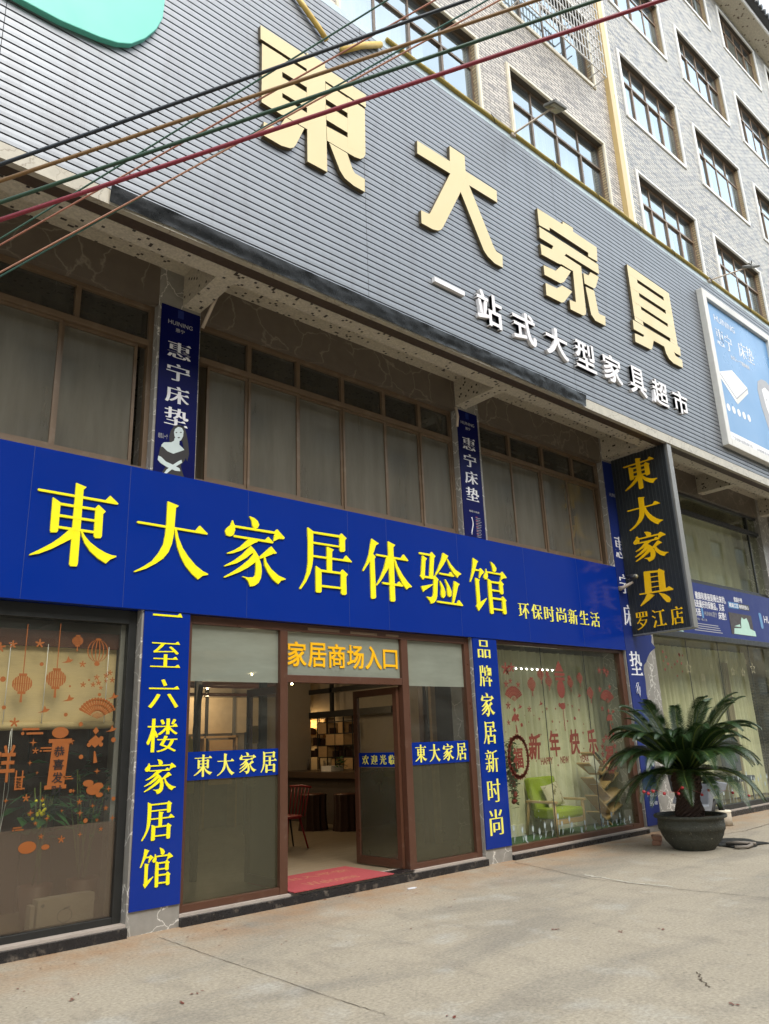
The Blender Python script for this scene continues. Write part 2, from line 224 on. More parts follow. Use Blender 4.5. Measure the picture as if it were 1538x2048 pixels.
GOLD={
'東':[[(3.726,9.723),(5.343,9.728),(5.335,9.517),(3.729,9.519)],[(4.390,9.772),(4.673,9.794),(4.680,8.149),(4.389,8.144)],[(3.752,9.463),(4.390,9.469),(4.388,9.233),(3.754,9.233)],[(3.751,9.152),(4.387,9.151),(4.385,8.922),(3.754,8.919)],[(3.749,8.860),(4.389,8.845),(4.387,8.606),(3.752,8.607)],[(3.748,9.460),(4.031,9.467),(4.033,8.598),(3.752,8.607)],[(4.678,9.482),(5.311,9.466),(5.302,9.227),(4.674,9.236)],[(4.672,9.145),(5.018,9.147),(5.020,8.921),(4.680,8.920)],[(4.678,8.823),(5.017,8.845),(5.300,8.865),(5.292,8.740),(5.265,8.680),(5.207,8.630),(5.112,8.609),(4.684,8.608)],[(5.025,9.482),(5.312,9.471),(5.295,8.741),(5.005,8.697)],[(3.780,8.348),(3.940,8.365),(3.973,8.384),(3.993,8.407),(4.080,8.592),(4.344,8.588),(4.223,8.286),(4.189,8.225),(4.141,8.188),(4.020,8.156),(3.782,8.160)],[(4.714,8.596),(4.995,8.595),(5.074,8.397),(5.111,8.359),(5.269,8.355),(5.262,8.159),(5.082,8.162),(4.945,8.198),(4.871,8.273)]],
'大':[[(6.259,9.525),(7.932,9.552),(7.922,9.337),(6.248,9.303)],[(6.925,9.814),(7.244,9.817),(7.240,9.530),(7.285,9.314),(7.090,9.095),(6.898,9.311)],[(6.893,9.308),(7.250,9.403),(7.090,9.095),(6.676,8.323),(6.630,8.252),(6.560,8.201),(6.454,8.175),(6.249,8.175),(6.254,8.382),(6.399,8.393),(6.426,8.412),(6.449,8.456)],[(7.237,9.420),(7.299,9.309),(7.744,8.462),(7.791,8.413),(7.924,8.407),(7.910,8.191),(7.727,8.188),(7.583,8.240),(7.502,8.308),(7.091,9.107)]],
'家':[[(8.952,9.744),(9.636,9.761),(9.646,9.822),(9.935,9.833),(9.930,9.755),(10.627,9.753),(10.591,9.447),(10.312,9.434),(10.327,9.511),(9.241,9.513),(9.230,9.447),(8.953,9.425)],[(8.952,9.389),(10.599,9.393),(10.587,9.195),(8.931,9.177)],[(8.930,9.065),(9.232,9.093),(9.300,9.202),(9.675,9.229),(9.579,9.126),(10.039,9.117),(10.012,9.019),(9.760,8.913),(9.465,8.914),(9.428,8.899),(9.358,8.887),(8.932,8.867)],[(9.781,9.032),(10.040,9.124),(10.019,8.250),(9.997,8.183),(9.917,8.135),(9.566,8.121),(9.571,8.297),(9.748,8.319)],[(8.952,8.678),(9.269,8.707),(9.440,8.868),(9.710,8.880),(9.466,8.578),(9.363,8.518),(8.949,8.504)],[(8.950,8.356),(9.248,8.379),(9.401,8.492),(9.675,8.490),(9.409,8.194),(9.334,8.151),(8.939,8.137)],[(10.082,9.006),(10.241,9.023),(10.307,9.118),(10.558,9.129),(10.416,8.864),(10.359,8.817),(10.080,8.803)],[(10.097,8.749),(10.350,8.770),(10.399,8.368),(10.433,8.350),(10.598,8.369),(10.570,8.177),(10.266,8.169),(10.162,8.244)]],
'具':[[(11.608,9.831),(11.910,9.827),(11.894,8.658),(11.611,8.669)],[(12.849,9.811),(13.107,9.806),(13.125,8.653),(12.851,8.656)],[(11.608,9.831),(13.107,9.806),(13.099,9.620),(11.606,9.638)],[(11.608,9.561),(13.110,9.539),(13.085,9.332),(11.607,9.349)],[(11.607,9.266),(13.084,9.249),(13.057,9.034),(11.609,9.068)],[(11.607,8.995),(13.071,8.965),(13.048,8.730),(11.601,8.749)],[(11.524,8.646),(13.203,8.650),(13.180,8.457),(11.511,8.452)],[(11.524,8.373),(11.808,8.395),(11.865,8.462),(11.880,8.486),(12.205,8.490),(12.083,8.257),(12.031,8.214),(11.951,8.213),(11.507,8.198)],[(12.512,8.473),(12.908,8.470),(12.963,8.395),(13.202,8.380),(13.184,8.206),(12.819,8.195),(12.680,8.236),(12.596,8.319),(12.559,8.453)]],
}
# ------------------------------------------------------------------ lettering
_oc = {}
def outlines(text):
    "closed outlines of the built-in font's glyphs, one list of points per contour"
    if text in _oc: return _oc[text]
    cu = bpy.data.curves.new('lettering', 'FONT'); cu.body = text; cu.size = 1
    o = bpy.data.objects.new('lettering', cu); COL.objects.link(o)
    dg = bpy.context.evaluated_depsgraph_get(); c = o.evaluated_get(dg).to_curve(dg); res = []
    for s in c.splines:
        bp = s.bezier_points; n = len(bp); pl = []
        for i in range(n):
            a, b = bp[i], bp[(i+1) % n]; p0, p1, p2, p3 = (Vector(q[:2]) for q in (a.co, a.handle_right, b.handle_left, b.co))
            ch = p3-p0; L = ch.length
            if L < 1e-6: continue
            dev = max(abs(ch.x*(q-p0).y-ch.y*(q-p0).x)/L for q in (p1, p2))
            k = 1 if dev < .004 else 5
            for j in range(k):
                u = j/k; pl.append(p0*(1-u)**3+p1*3*u*(1-u)**2+p2*3*u*u*(1-u)+p3*u**3)
        if len(pl) > 2: res.append(pl)
    bpy.data.objects.remove(o); bpy.data.curves.remove(cu)
    _oc[text] = res; return res
def area(p): return sum(p[i].x*p[(i+1) % len(p)].y-p[(i+1) % len(p)].x*p[i].y for i in range(len(p)))/2
def weight(pls, ax, ay, serif=0.0):
    "change stroke weight separately across and along; add the triangular stroke ends of a song typeface"
    if not pls: return pls
    sg = 1 if area(max(pls, key=lambda p: abs(area(p)))) > 0 else -1
    out = []
    for pl in pls:
        p = [q for i, q in enumerate(pl) if (q-pl[i-1]).length > 1e-5]; n = len(p)
        if n < 3: continue
        E = []
        for i in range(n):
            d = (p[(i+1) % n]-p[i]); L = d.length; d = d/L; nn = Vector((d.y, -d.x))*sg; E.append((d, nn, L, ax*nn.x**2+ay*nn.y**2))
        q = []
        for i in range(n):
            d0, n0, L0, o0 = E[i-1]; d1, n1, L1, o1 = E[i]; cr = d0.x*d1.y-d0.y*d1.x
            if abs(cr) < .2: v = p[i]+(n0*o0+n1*o1)/2
            else:
                a = p[i]+n0*o0; b = p[i]+n1*o1; tt = ((b.x-a.x)*d1.y-(b.y-a.y)*d1.x)/cr; v = a+d0*tt
                if (v-p[i]).length > .06: v = p[i]+(v-p[i]).normalized()*.06
            q.append(v)
        if serif:
            r = []
            for i in range(n):
                d, nn, L, o = E[i]; r.append(q[i])
                pv, nx = E[i-1], E[(i+1) % n]
                if nn.x > .97 and .03 < L < .115 and pv[2] > .14 and nx[2] > .14 and abs(pv[0].x) > .97 and abs(nx[0].x) > .97:
                    r.pop(); A, B = q[i], q[(i+1) % n]
                    if d.y > 0: r += [Vector((A.x+.012, A.y)), Vector((B.x-.045, B.y+serif*.75)), Vector((B.x-.05-serif, B.y))]; q[(i+1) % n] = r.pop()
                    else: r += [Vector((A.x-.05-serif, A.y)), Vector((A.x-.045, A.y+serif*.75))]; q[(i+1) % n] = Vector((B.x+.012, B.y))
            q = r
        out.append(q)
    return out
SONG = dict(ax=.016, ay=-.017, serif=.075); BOLD = dict(ax=.017, ay=.013); REG = dict(ax=0, ay=0); HEI = dict(ax=.012, ay=.008)
HEAVY = dict(ax=.026, ay=-.012, serif=.085)
def place(me_v, at, plane, o):
    if plane == 'y': return [(u-o.x, at-w-o.y, v-o.z) for u, v, w in me_v]
    return [(at-w-o.x, -u-o.y, v-o.z) for u, v, w in me_v]
def fit(pls, box):
    xs = [v.x for p in pls for v in p]; ys = [v.y for p in pls for v in p]; a, b, c, d = min(xs), max(xs), min(ys), max(ys)
    x0, x1, z0, z1 = box; sx = (x1-x0)/max(b-a, 1e-6); sy = (z1-z0)/max(d-c, 1e-6)
    return [[Vector((x0+(v.x-a)*sx, z0+(v.y-c)*sy)) for v in p] for p in pls], sx, sy
def text(s, box, at, mt, parent, name='lettering', style=HEI, thick=.002, plane='y', shear=0):
    """box = x0, x1, z0, z1 on the plane (for plane 'x': distances out from the wall); at = front face.
    Heavier weights are made of copies shifted by a stroke fraction, each a hair behind the other."""
    ax, ay, sf = style['ax'], style['ay'], style.get('serif', 0); ol = weight(outlines(s), min(ax, 0), min(ay, 0), sf)
    X = [v.x for p in ol for v in p]; Y = [v.y for p in ol for v in p]; k = 1+2*max(ax, 0)/max(max(X)-min(X), .05); kz = 1+2*max(ay, 0)/max(max(Y)-min(Y), .05)
    cx, cz = (box[0]+box[1])/2, (box[2]+box[3])/2; hx, hz = (box[1]-box[0])/2/k, (box[3]-box[2])/2/kz
    pls, sx, sy = fit(ol, (cx-hx, cx+hx, cz-hz, cz+hz))
    if shear: pls = [[Vector((v.x+(v.y-box[2])*shear, v.y)) for v in p] for p in pls]
    cu = bpy.data.curves.new(name, 'CURVE'); cu.dimensions = '2D'; cu.fill_mode = 'BOTH'; cu.extrude = thick/2
    for p in pls:
        sp = cu.splines.new('POLY'); sp.points.add(len(p)-1); sp.use_cyclic_u = True
        for i, v in enumerate(p): sp.points[i].co = (v.x, v.y, 0, 1)
    o = bpy.data.objects.new(name, cu); COL.objects.link(o); dg = bpy.context.evaluated_depsgraph_get()
    me = bpy.data.meshes.new_from_object(o.evaluated_get(dg)); bpy.data.objects.remove(o); bpy.data.curves.remove(cu)
    vs = [tuple(v.co) for v in me.vertices]; fs = [tuple(p.vertices) for p in me.polygons]; bpy.data.meshes.remove(me)
    dx, dz = max(ax, 0)*sx, max(ay, 0)*sy; sh = [(0, 0)]
    if dx or dz: sh += [(-dx, -dz), (dx, dz), (-dx, dz), (dx, -dz)] if dz else [(-dx, 0), (dx, 0)]
    V = []; Fc = []
    for i, (a, b) in enumerate(sh):
        n = len(V); V += [(u+a, v+b, w-.0002*i) for u, v, w in vs]; Fc += [tuple(j+n for j in f) for f in fs]
    off = world_off(parent); mm = bpy.data.meshes.new(name); mm.from_pydata(place(V, at+thick/2, plane, off), [], Fc); mm.materials.append(mt); mm.update()
    return link(name, mm, parent)
def traced(strokes, box, at, mt, parent, name='character', thick=.01, plane='y', fat=0.0, side=None):
    "a character from its brush strokes; every stroke is a thin solid lying a hair above the one before"
    pls = [[Vector(q) for q in s] for s in strokes]
    pls = [p if area(p) > 0 else p[::-1] for p in pls]
    if box: pls = fit(pls, box)[0]
    m = MB()
    for i, p in enumerate(pls):
        if fat: p = weight([p], fat, fat*.3)[0]
        n = len(p); w1 = .0005*i; a = at-w1
        if plane == 'y': vs = [(v.x, a, v.y) for v in p]+[(v.x, at+thick, v.y) for v in p]
        else: vs = [(a, -v.x, v.y) for v in p]+[(at+thick, -v.x, v.y) for v in p]
        m.add(vs, [tuple(range(n)), tuple(range(2*n-1, n-1, -1))]+[(k, k+n, (k+1) % n+n, (k+1) % n) for k in range(n)])
    o = m.build(name, mt, parent)
    if side: o.data.materials.append(side); o.data.polygons.foreach_set('material_index', [0 if abs(p.normal.y) > .9 else 1 for p in o.data.polygons])
    return o
# ------------------------------------------------------------------ materials of this place
def m_ground():
    m, t, b = newmat('concrete'); v = coords(t)
    c = mix(t, noise(t, v, .55, 6, .6), (.31, .265, .20), (.45, .395, .305))
    st = ramp(t, noise(t, coords(t, (.35, 1.3, 1), (0, 0, .25)), .9, 6, .62, .6), [(.5, 0.0), (.72, .75)]); c = mix(t, st, c, (.20, .185, .16))
    p3 = ramp(t, noise(t, coords(t, (1.2, .5, 1), (0, 0, -.4)), 3.1, 6, .7), [(.52, 0.0), (.7, .55)]); c = mix(t, p3, c, (.235, .205, .165)); pt = ramp(t, noise(t, v, 1.7, 5, .6), [(.56, 0.0), (.72, .6)]); c = mix(t, pt, c, (.45, .43, .38))
    # reddish soil lying along the foot of the building
    sp = N(t, 'SeparateXYZ'); t.links.new(v, sp.inputs[0]); mr = N(t, 'MapRange'); mr.inputs['From Min'].default_value = -1.3; mr.inputs['From Max'].default_value = -.05
    t.links.new(sp.outputs[1], mr.inputs[0]); ml = N(t, 'Math', _operation='MULTIPLY'); t.links.new(mr.outputs[0], ml.inputs[0])
    t.links.new(ramp(t, noise(t, v, 2.2, 6, .65), [(.33, 0.0), (.6, .95)]), ml.inputs[1]); c = mix(t, ml.outputs[0], c, (.36, .22, .12))
    fs = ramp(t, noise(t, v, 38, 4, .7), [(.3, .66), (.7, 1.16)]); c = mix(t, 1.0, c, fs, 'MULTIPLY')
    sk = ramp(t, noise(t, v, 16, 2, .5), [(.71, 0.0), (.74, .6)]); c = mix(t, sk, c, (.13, .11, .09))
    t.links.new(c, b.inputs['Base Color']); b.inputs['Roughness'].default_value = .8; b.inputs['Specular IOR Level'].default_value = .3
    bump(t, b, noise(t, v, 55, 5, .7), .35, .006); return m
def m_clad():
    m, t, b = newmat('grey cladding'); v = coords(t)
    c = mix(t, noise(t, coords(t, (.25, 1, 3)), 2.0, 5), (.20, .212, .23), (.265, .278, .30))
    st = ramp(t, noise(t, coords(t, (2.2, 1, .25)), 2.5, 6, .65), [(.5, 0.0), (.75, .5)]); c = mix(t, st, c, (.16, .16, .17))
    t.links.new(c, b.inputs['Base Color']); b.inputs['Roughness'].default_value = .44; b.inputs['Metallic'].default_value = .6
    bump(t, b, noise(t, coords(t, (.5, 1, 1)), 3, 3), .12, .02); return m
def m_blue(name='blue vinyl', a=(.0015, .019, .20), d=(.0025, .025, .235), rough=.13, spec=.3):
    m, t, b = newmat(name); v = coords(t)
    c = mix(t, noise(t, v, .8, 4), a, d)
    sc = ramp(t, noise(t, coords(t, (3, 1, .4)), 4, 6, .7), [(.66, 0.0), (.8, .25)]); c = mix(t, sc, c, (.02, .045, .26))
    t.links.new(c, b.inputs['Base Color']); b.inputs['Specular IOR Level'].default_value = spec
    rr = ramp(t, noise(t, v, 3, 4), [(.3, rough-.05), (.7, rough+.08)]); t.links.new(rr, b.inputs['Roughness'])
    bump(t, b, noise(t, coords(t, (.6, 1, .35)), 2.6, 3), .16, .03); return m
M_GROUND = m_ground(); M_CLAD = m_clad(); M_BLUE = m_blue(); M_NAVY = m_blue('navy print', (.001, .003, .055), (.002, .004, .075), .35, .12); M_BLUE2 = m_blue('blue print', (.010, .022, .135), (.016, .03, .165), .35, .2)
M_MARB = m_marble('grey marble', (.26, .245, .22), (.78, .75, .69), 2.6); M_MARBB = m_marble('brown marble', (.125, .10, .078), (.25, .215, .17), 1.5)
M_MARBL = m_marble('beige marble', (.42, .38, .30), (.22, .18, .13), 2.4)
M_MOS = m_mosaic('beige mosaic', (.50, .45, .36), (.035, .025, .02), .032, .05); M_MOS2 = m_mosaic('pale mosaic', (.55, .5, .4), (.12, .08, .05), .05, .05)
M_BRKW = m_brick('cream brick tile', (.55, .50, .44), (.23, .215, .21), (.72, .66, .58), (.14, .125, .115))
M_BRKG = m_brick('grey brick tile', (.50, .495, .48), (.15, .175, .22), (.70, .65, .56), (.13, .125, .12), .22, .06)
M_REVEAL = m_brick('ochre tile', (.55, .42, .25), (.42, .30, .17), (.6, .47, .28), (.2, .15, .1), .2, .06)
M_TRIMW = pm('white stone trim', (.80, .79, .76), .5, var=.1, bmp=.1); M_TRIMC = pm('cream trim', (.72, .66, .53), .5, var=.12)
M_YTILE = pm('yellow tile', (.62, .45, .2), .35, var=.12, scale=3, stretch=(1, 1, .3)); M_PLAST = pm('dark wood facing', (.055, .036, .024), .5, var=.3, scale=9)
M_WALLI = pm('interior plaster', (.30, .265, .21), .7, var=.08); M_WALLD = pm('dark interior', (.05, .045, .04), .8); M_CEIL = pm('ceiling paint', (.3, .27, .23), .8)
M_ROOFT = pm('dark roof tile', (.035, .036, .04), .5, var=.3, scale=8)
M_BROWN = pm('brown aluminium', (.082, .034, .019), .35, var=.15, scale=3, dirt=((.16, .11, .08), 7, .6)); M_BRONZE = pm('bronze aluminium', (.13, .085, .05), .4, var=.2, scale=5, dirt=((.2, .16, .12), 5, .55))
M_BROWNL = pm('light brown aluminium', (.22, .145, .09), .35, var=.15); M_BLACKF = pm('black frame', (.014, .0145, .014), .4, var=.25)
M_STEPB = pm('black granite', (.014, .014, .016), .3, var=.4, scale=14, dirt=((.30, .25, .2), 9, .55, (1, 1, 1))); M_STEPT = pm('dusty step top', (.40, .34, .29), .7, var=.2, scale=5)
M_YEL = pm('yellow lettering', (.86, .78, .008), .35, var=.05); M_YELS = pm('pale yellow lettering', (.84, .78, .12), .4, var=.05); M_ORANGE = pm('orange lettering', (.85, .44, .004), .35, var=.06); M_ORY = pm('amber lettering', (.8, .5, .02), .4, var=.05)
M_GOLD = pm('pale gold panel', (.66, .545, .30), .42, var=.06, scale=1.2, dirt=((.5, .4, .24), 2.5, .62, (3, 1, .3))); M_GOLDT = pm('gold tube', (.62, .42, .1), .5, var=.2, scale=12)
M_WHITE = pm('white lettering', (.80, .77, .78), .45, var=.05, dirt=((.6, .55, .52), 3, .6, (3, 1, .3))); M_WPRINT = pm('white print', (.75, .75, .78), .5, var=.03); M_GPRINT = pm('grey print', (.36, .36, .38), .5)
M_TEAL = pm('turquoise panel', (.13, .56, .46), .4, var=.05, scale=1); M_BLACKS = pm('black sign sheet', (.018, .021, .023), .38, var=.2); M_SIGNY = pm('bright sign lettering', (.98, .56, .004), .35, var=.05); M_SIGNG = pm('sign groove', (.13, .135, .14), .4)
M_ALU = pm('grey aluminium', (.22, .215, .20), .35, metal=.3, var=.1); M_ALUW = pm('white aluminium', (.62, .6, .56), .4, var=.12)
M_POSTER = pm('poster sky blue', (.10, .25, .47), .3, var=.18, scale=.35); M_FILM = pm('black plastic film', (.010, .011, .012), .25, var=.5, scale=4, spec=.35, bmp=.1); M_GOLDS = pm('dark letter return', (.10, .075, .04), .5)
M_FLASH = pm('pale blue flashing', (.46, .55, .60), .3, var=.15, scale=3); M_MOSS = pm('mossy gold tube', (.36, .27, .06), .7, var=.5, scale=40, bmp=.6)
M_GLU = glass('upper window glass', (.75, .8, .82), .30, (.55, .62, .68), .14, .02, mirror=(.80, .92, 1.0))
M_GL2 = glass('dusty brown glass', (.46, .43, .38), .03, (.27, .25, .20), .54, .05, (2.2, 1, .35)); M_GL2D = glass('dark transom glass', (.3, .28, .25), .02, (.16, .15, .125), .42, .05, (2, 1, .4))
M_GLC = glass('clear shop glass', (.88, .88, .82), .0, (.3, .31, .27), .02, .01, (.6, 1, 2)); M_GLF = glass('frosted glass', (.6, .66, .58), .0, (.085, .078, .046), .76, .22, (.7, 1, .9), 1.35)
M_GLP = glass('pale frosted film', (.6, .66, .6), .02, (.36, .39, .32), .84, .12, (.6, 1, 2.5), 1.4); M_GLG = glass('green shop glass', (.84, .86, .74), .015, (.32, .33, .22), .10, .012, (.8, 1, 1.5))
M_GLFB = glass('frosted film grey', (.75, .7, .6), .0, (.20, .145, .105), .48, .2, (.5, 1, .6), 1.35)
M_CURT = pm('grey green curtain', (.74, .73, .58), .8, var=.1, scale=4, stretch=(3, 1, .3)); M_CURTW = pm('white curtain', (.75, .76, .78), .8, var=.06); M_CURTB = pm('beige curtain', (.30, .25, .19), .85, var=.25, scale=3, stretch=(3, 1, .3))
M_BLIND = pm('tan roller blind', (.52, .40, .20), .8, var=.12, scale=30, stretch=(.4, 1, 4)); M_WOODR = pm('red brown wood', (.085, .03, .015), .4, var=.3, scale=3, stretch=(4, 4, .4)); M_WOOD = pm('light wood', (.5, .33, .16), .5, var=.2, scale=4, stretch=(1, 1, 5))
M_DECO = pm('orange sticker', (.26, .075, .012), .5, var=.12); M_DECR = pm('red sticker', (.16, .03, .016), .5, var=.15); M_DECW = pm('white sticker', (.34, .40, .40), .5)
M_BLKT = pm('black ink', (.015, .012, .012), .5); M_GREENC = pm('green carpet', (.03, .10, .04), .95, var=.3, scale=30, bmp=.4); M_LIME = pm('lime upholstery', (.30, .40, .012), .7, var=.1, scale=12)
M_CUSH = None
M_RED = pm('red paint', (.30, .010, .014), .4); M_MAT = pm('red door mat', (.36, .055, .06), .95, var=.2, scale=25, bmp=.3); M_BARK = pm('dark bark', (.045, .022, .014), .9, var=.5, scale=6, stretch=(6, 6, .6), bmp=.5)
M_FLOORW = pm('wooden floor', (.24, .19, .125), .4, var=.22, scale=3, stretch=(.5, 5, 1)); M_COUNT = pm('counter stone', (.09, .075, .062), .35, var=.2); M_LEAF = pm('house plant leaf', (.03, .095, .022), .45, var=.4, scale=8)
M_POT = None; M_SOIL = pm('soil', (.10, .06, .035), .95, var=.3, scale=20, bmp=.6); M_CYC = pm('cycad leaf', (.017, .042, .009), .38, var=.35, scale=9); M_RACH = pm('cycad rachis', (.12, .16, .03), .5, var=.2); M_CTRUNK = pm('cycad trunk', (.05, .026, .016), .95, var=.5, scale=22, bmp=1.0)
M_BRICKR = pm('old red brick', (.30, .15, .09), .9, var=.25, scale=14, bmp=.5); M_RUB = pm('plain black', (.015, .014, .013), .55, var=.3, scale=12); M_BIRCH = pm('pale log', (.42, .36, .28), .9, var=.25, scale=10, bmp=.4); M_LOGTOP = pm('cut wood', (.66, .6, .48), .8, var=.12)
M_PVC = pm('dusty pvc', (.46, .38, .3), .5, var=.15); M_LAMPH = pm('lamp housing', (.14, .135, .12), .4); M_LAMPG = pm('lamp lens', (.24, .225, .15), .2, spec=.8); M_CCTV = pm('camera body', (.03, .03, .032), .3)
M_STEEL = pm('painted steel grille', (.62, .60, .57), .35, metal=.2); M_SOFF = pm('dark brown soffit', (.075, .06, .045), .7, var=.3); M_SIGNW = pm('white stone sill', (.7, .68, .62), .5)  # M_SOFF is a darker brown than the ochre reveal tile
M_BULB = emit('warm bulb', (1, .75, .4), 12); M_BULBW = emit('cool bulb', (1, .97, .9), 8); M_PAINTG = pm('gilt relief', (.7, .42, .12), .4, var=.55, scale=14, bmp=.8)
def m_pot():
    m, t, b = newmat('mossy stone pot'); v = coords(t)
    c = mix(t, noise(t, v, 5, 6, .65), (.022, .023, .017), (.07, .07, .05)); c = mix(t, ramp(t, noise(t, v, 34, 3, .6), [(.64, 0.0), (.72, .8)]), c, (.34, .31, .22))
    t.links.new(c, b.inputs['Base Color']); b.inputs['Roughness'].default_value = .62; bump(t, b, noise(t, v, 25, 5, .7), .9, .03); return m
M_POT = m_pot()
def m_cush():
    m, t, b = newmat('flowered cushion cloth'); v = coords(t)
    c = mix(t, ramp(t, noise(t, v, 11, 2), [(.55, 0.0), (.6, 1.0)]), (.55, .5, .38), (.26, .22, .13)); t.links.new(c, b.inputs['Base Color']); b.inputs['Roughness'].default_value = .9; return m
M_CUSH = m_cush()
# ------------------------------------------------------------------ ground
m = MB(); m.add([(-150, -150, 0), (150, -150, 0), (150, 150, 0), (-150, 150, 0)], [(0, 1, 2, 3)])
ground = m.build('ground', M_GROUND); setp(ground, kind='structure')
M_CRACK = pm('crack dirt', (.10, .075, .05), .9, var=.3); M_PALEC = pm('cement seam', (.50, .46, .38), .9, var=.2)
def crack(px, w, mt, seed, amp=.02):
    rnd = random.Random(seed); pts = [Vector((*G(*p), 0)) for p in px]; out = []
    for a, b in zip(pts, pts[1:]):
        for i in range(14): out.append(a.lerp(b, i/14)+Vector((rnd.uniform(-amp, amp), rnd.uniform(-amp, amp), 0)))
    out.append(pts[-1]); mm = MB(); L = []; R = []
    for i, p in enumerate(out):
        d = (out[min(i+1, len(out)-1)]-out[max(i-1, 0)]).normalized(); s = Vector((-d.y, d.x, 0))*w*rnd.uniform(.35, 1)
        L.append(p+s+Vector((0, 0, .004))); R.append(p-s+Vector((0, 0, .004)))
    n = len(L); mm.add(L+R, [(i+n, i+n+1, i+1, i) for i in range(n-1)]); o = mm.build('crack', mt, ground); return o
crack([(320, 1876), (410, 1908), (660, 1995), (770, 2030)], .004, M_CRACK, 1, .005)
crack([(1030, 1725), (1180, 1758), (1345, 1778), (1538, 1797)], .006, M_CRACK, 2, .02)
crack([(1170, 1750), (1260, 1766), (1345, 1774)], .022, M_PALEC, 3, .02)
crack([(1440, 1670), (1490, 1662), (1538, 1648)], .012, M_CRACK, 4, .015)
crack([(1395, 1945), (1402, 1960), (1420, 1976)], .007, M_CRACK, 5, .012)
# ------------------------------------------------------------------ building shell
bld = thing('store_building', 'grey tiled apartment building over a furniture store with a long ribbed sign band', 'building', (8, 0, 0))
def wall_holes(m, x0, x1, z0, z1, holes, y0, y1):
    xs = sorted({x0, x1, *[h[0] for h in holes], *[h[1] for h in holes]}); zs = sorted({z0, z1, *[h[2] for h in holes], *[h[3] for h in holes]})
    for a, b in zip(xs, xs[1:]):
        for c, d in zip(zs, zs[1:]):
            if a < x0 or b > x1 or c < z0 or d > z1: continue
            if any(h[0] <= a and b <= h[1] and h[2] <= c and d <= h[3] for h in holes): continue
            m.add([(a, y0, c), (b, y0, c), (b, y0, d), (a, y0, d)], [(0, 1, 2, 3)])
    return m
WIN_R = []; WIN_L = []
for x0 in (13.0, 16.37, 19.78, 23.13, 26.5):
    for zt, zb in ((12.87, 11.04), (16.10, 14.25), (19.26, 17.48), (22.52, 20.88)): WIN_R.append((x0, x0+2.6, zb, zt))
for x0 in (5.07, 8.84):
    for zt, zb in ((12.87, 11.02), (16.10, 14.20), (19.26, 17.45), (22.52, 20.85)): WIN_L.append((x0, x0+3.03, zb, zt))
T = .075  # trim width
op = lambda w: (w[0]+T, w[1]-T, w[2]+T, w[3]-T)
m = wall_holes(MB(), -6, 12.28, 6.5, 22.78, [op(w) for w in WIN_L], -1.0, 0); m.build('upper_wall', M_BRKW, bld)
m = wall_holes(MB(), 12.62, 32, 6.5, 22.78, [op(w) for w in WIN_R], -1.0, 0); m.build('upper_wall', M_BRKG, bld)
MB().box(12.28, 12.46, -1.10, -.96, 10.5, 22.78).build('pilaster', M_YTILE, bld); MB().box(12.46, 12.62, -1.07, -.96, 10.5, 22.78).build('pilaster', M_TRIMC, bld)
# floors, end walls, roof
for z in (6.89, 10.2, 13.4, 16.6, 19.8): MB().box(-6, 32, -.74, 8, z, z+.12).build('floor_slab', M_MOS if z < 7 else M_WALLI, bld)
MB().box(-6.2, 32.2, 8.0, 8.2, 0, 22.7).build('rear_wall', M_WALLI, bld)
MB().box(-6.2, -6, -1, 8, 0, 22.78).build('end_wall', M_BRKG, bld); MB().box(32, 32.2, -1, 8, 0, 22.78).build('end_wall', M_BRKG, bld)
MB().box(-6.6, 32.6, -1.52, 8.6, 22.78, 22.9).build('eave_soffit', M_MOS2, bld)
MB().box(-6.6, 32.6, -1.56, -1.521, 22.76, 22.96).build('eave_fascia', M_TRIMW, bld)
m = MB(); m.add([(-6.6, -1.72, 22.98), (32.6, -1.72, 22.98), (32.6, 4, 25.3), (-6.6, 4, 25.3)], [(0, 1, 2, 3)]); m.add([(-6.6, -1.72, 22.93), (32.6, -1.72, 22.93), (32.6, -1.4, 22.93), (-6.6, -1.4, 22.93)], [(3, 2, 1, 0)])
i = 14.0
while i < 30:
    m.tube([(i, -1.78, 22.99), (i, -1.5, 23.10), (i, 2, 24.55)], .085, 8); i += .24
m.build('roof', M_ROOFT, bld)
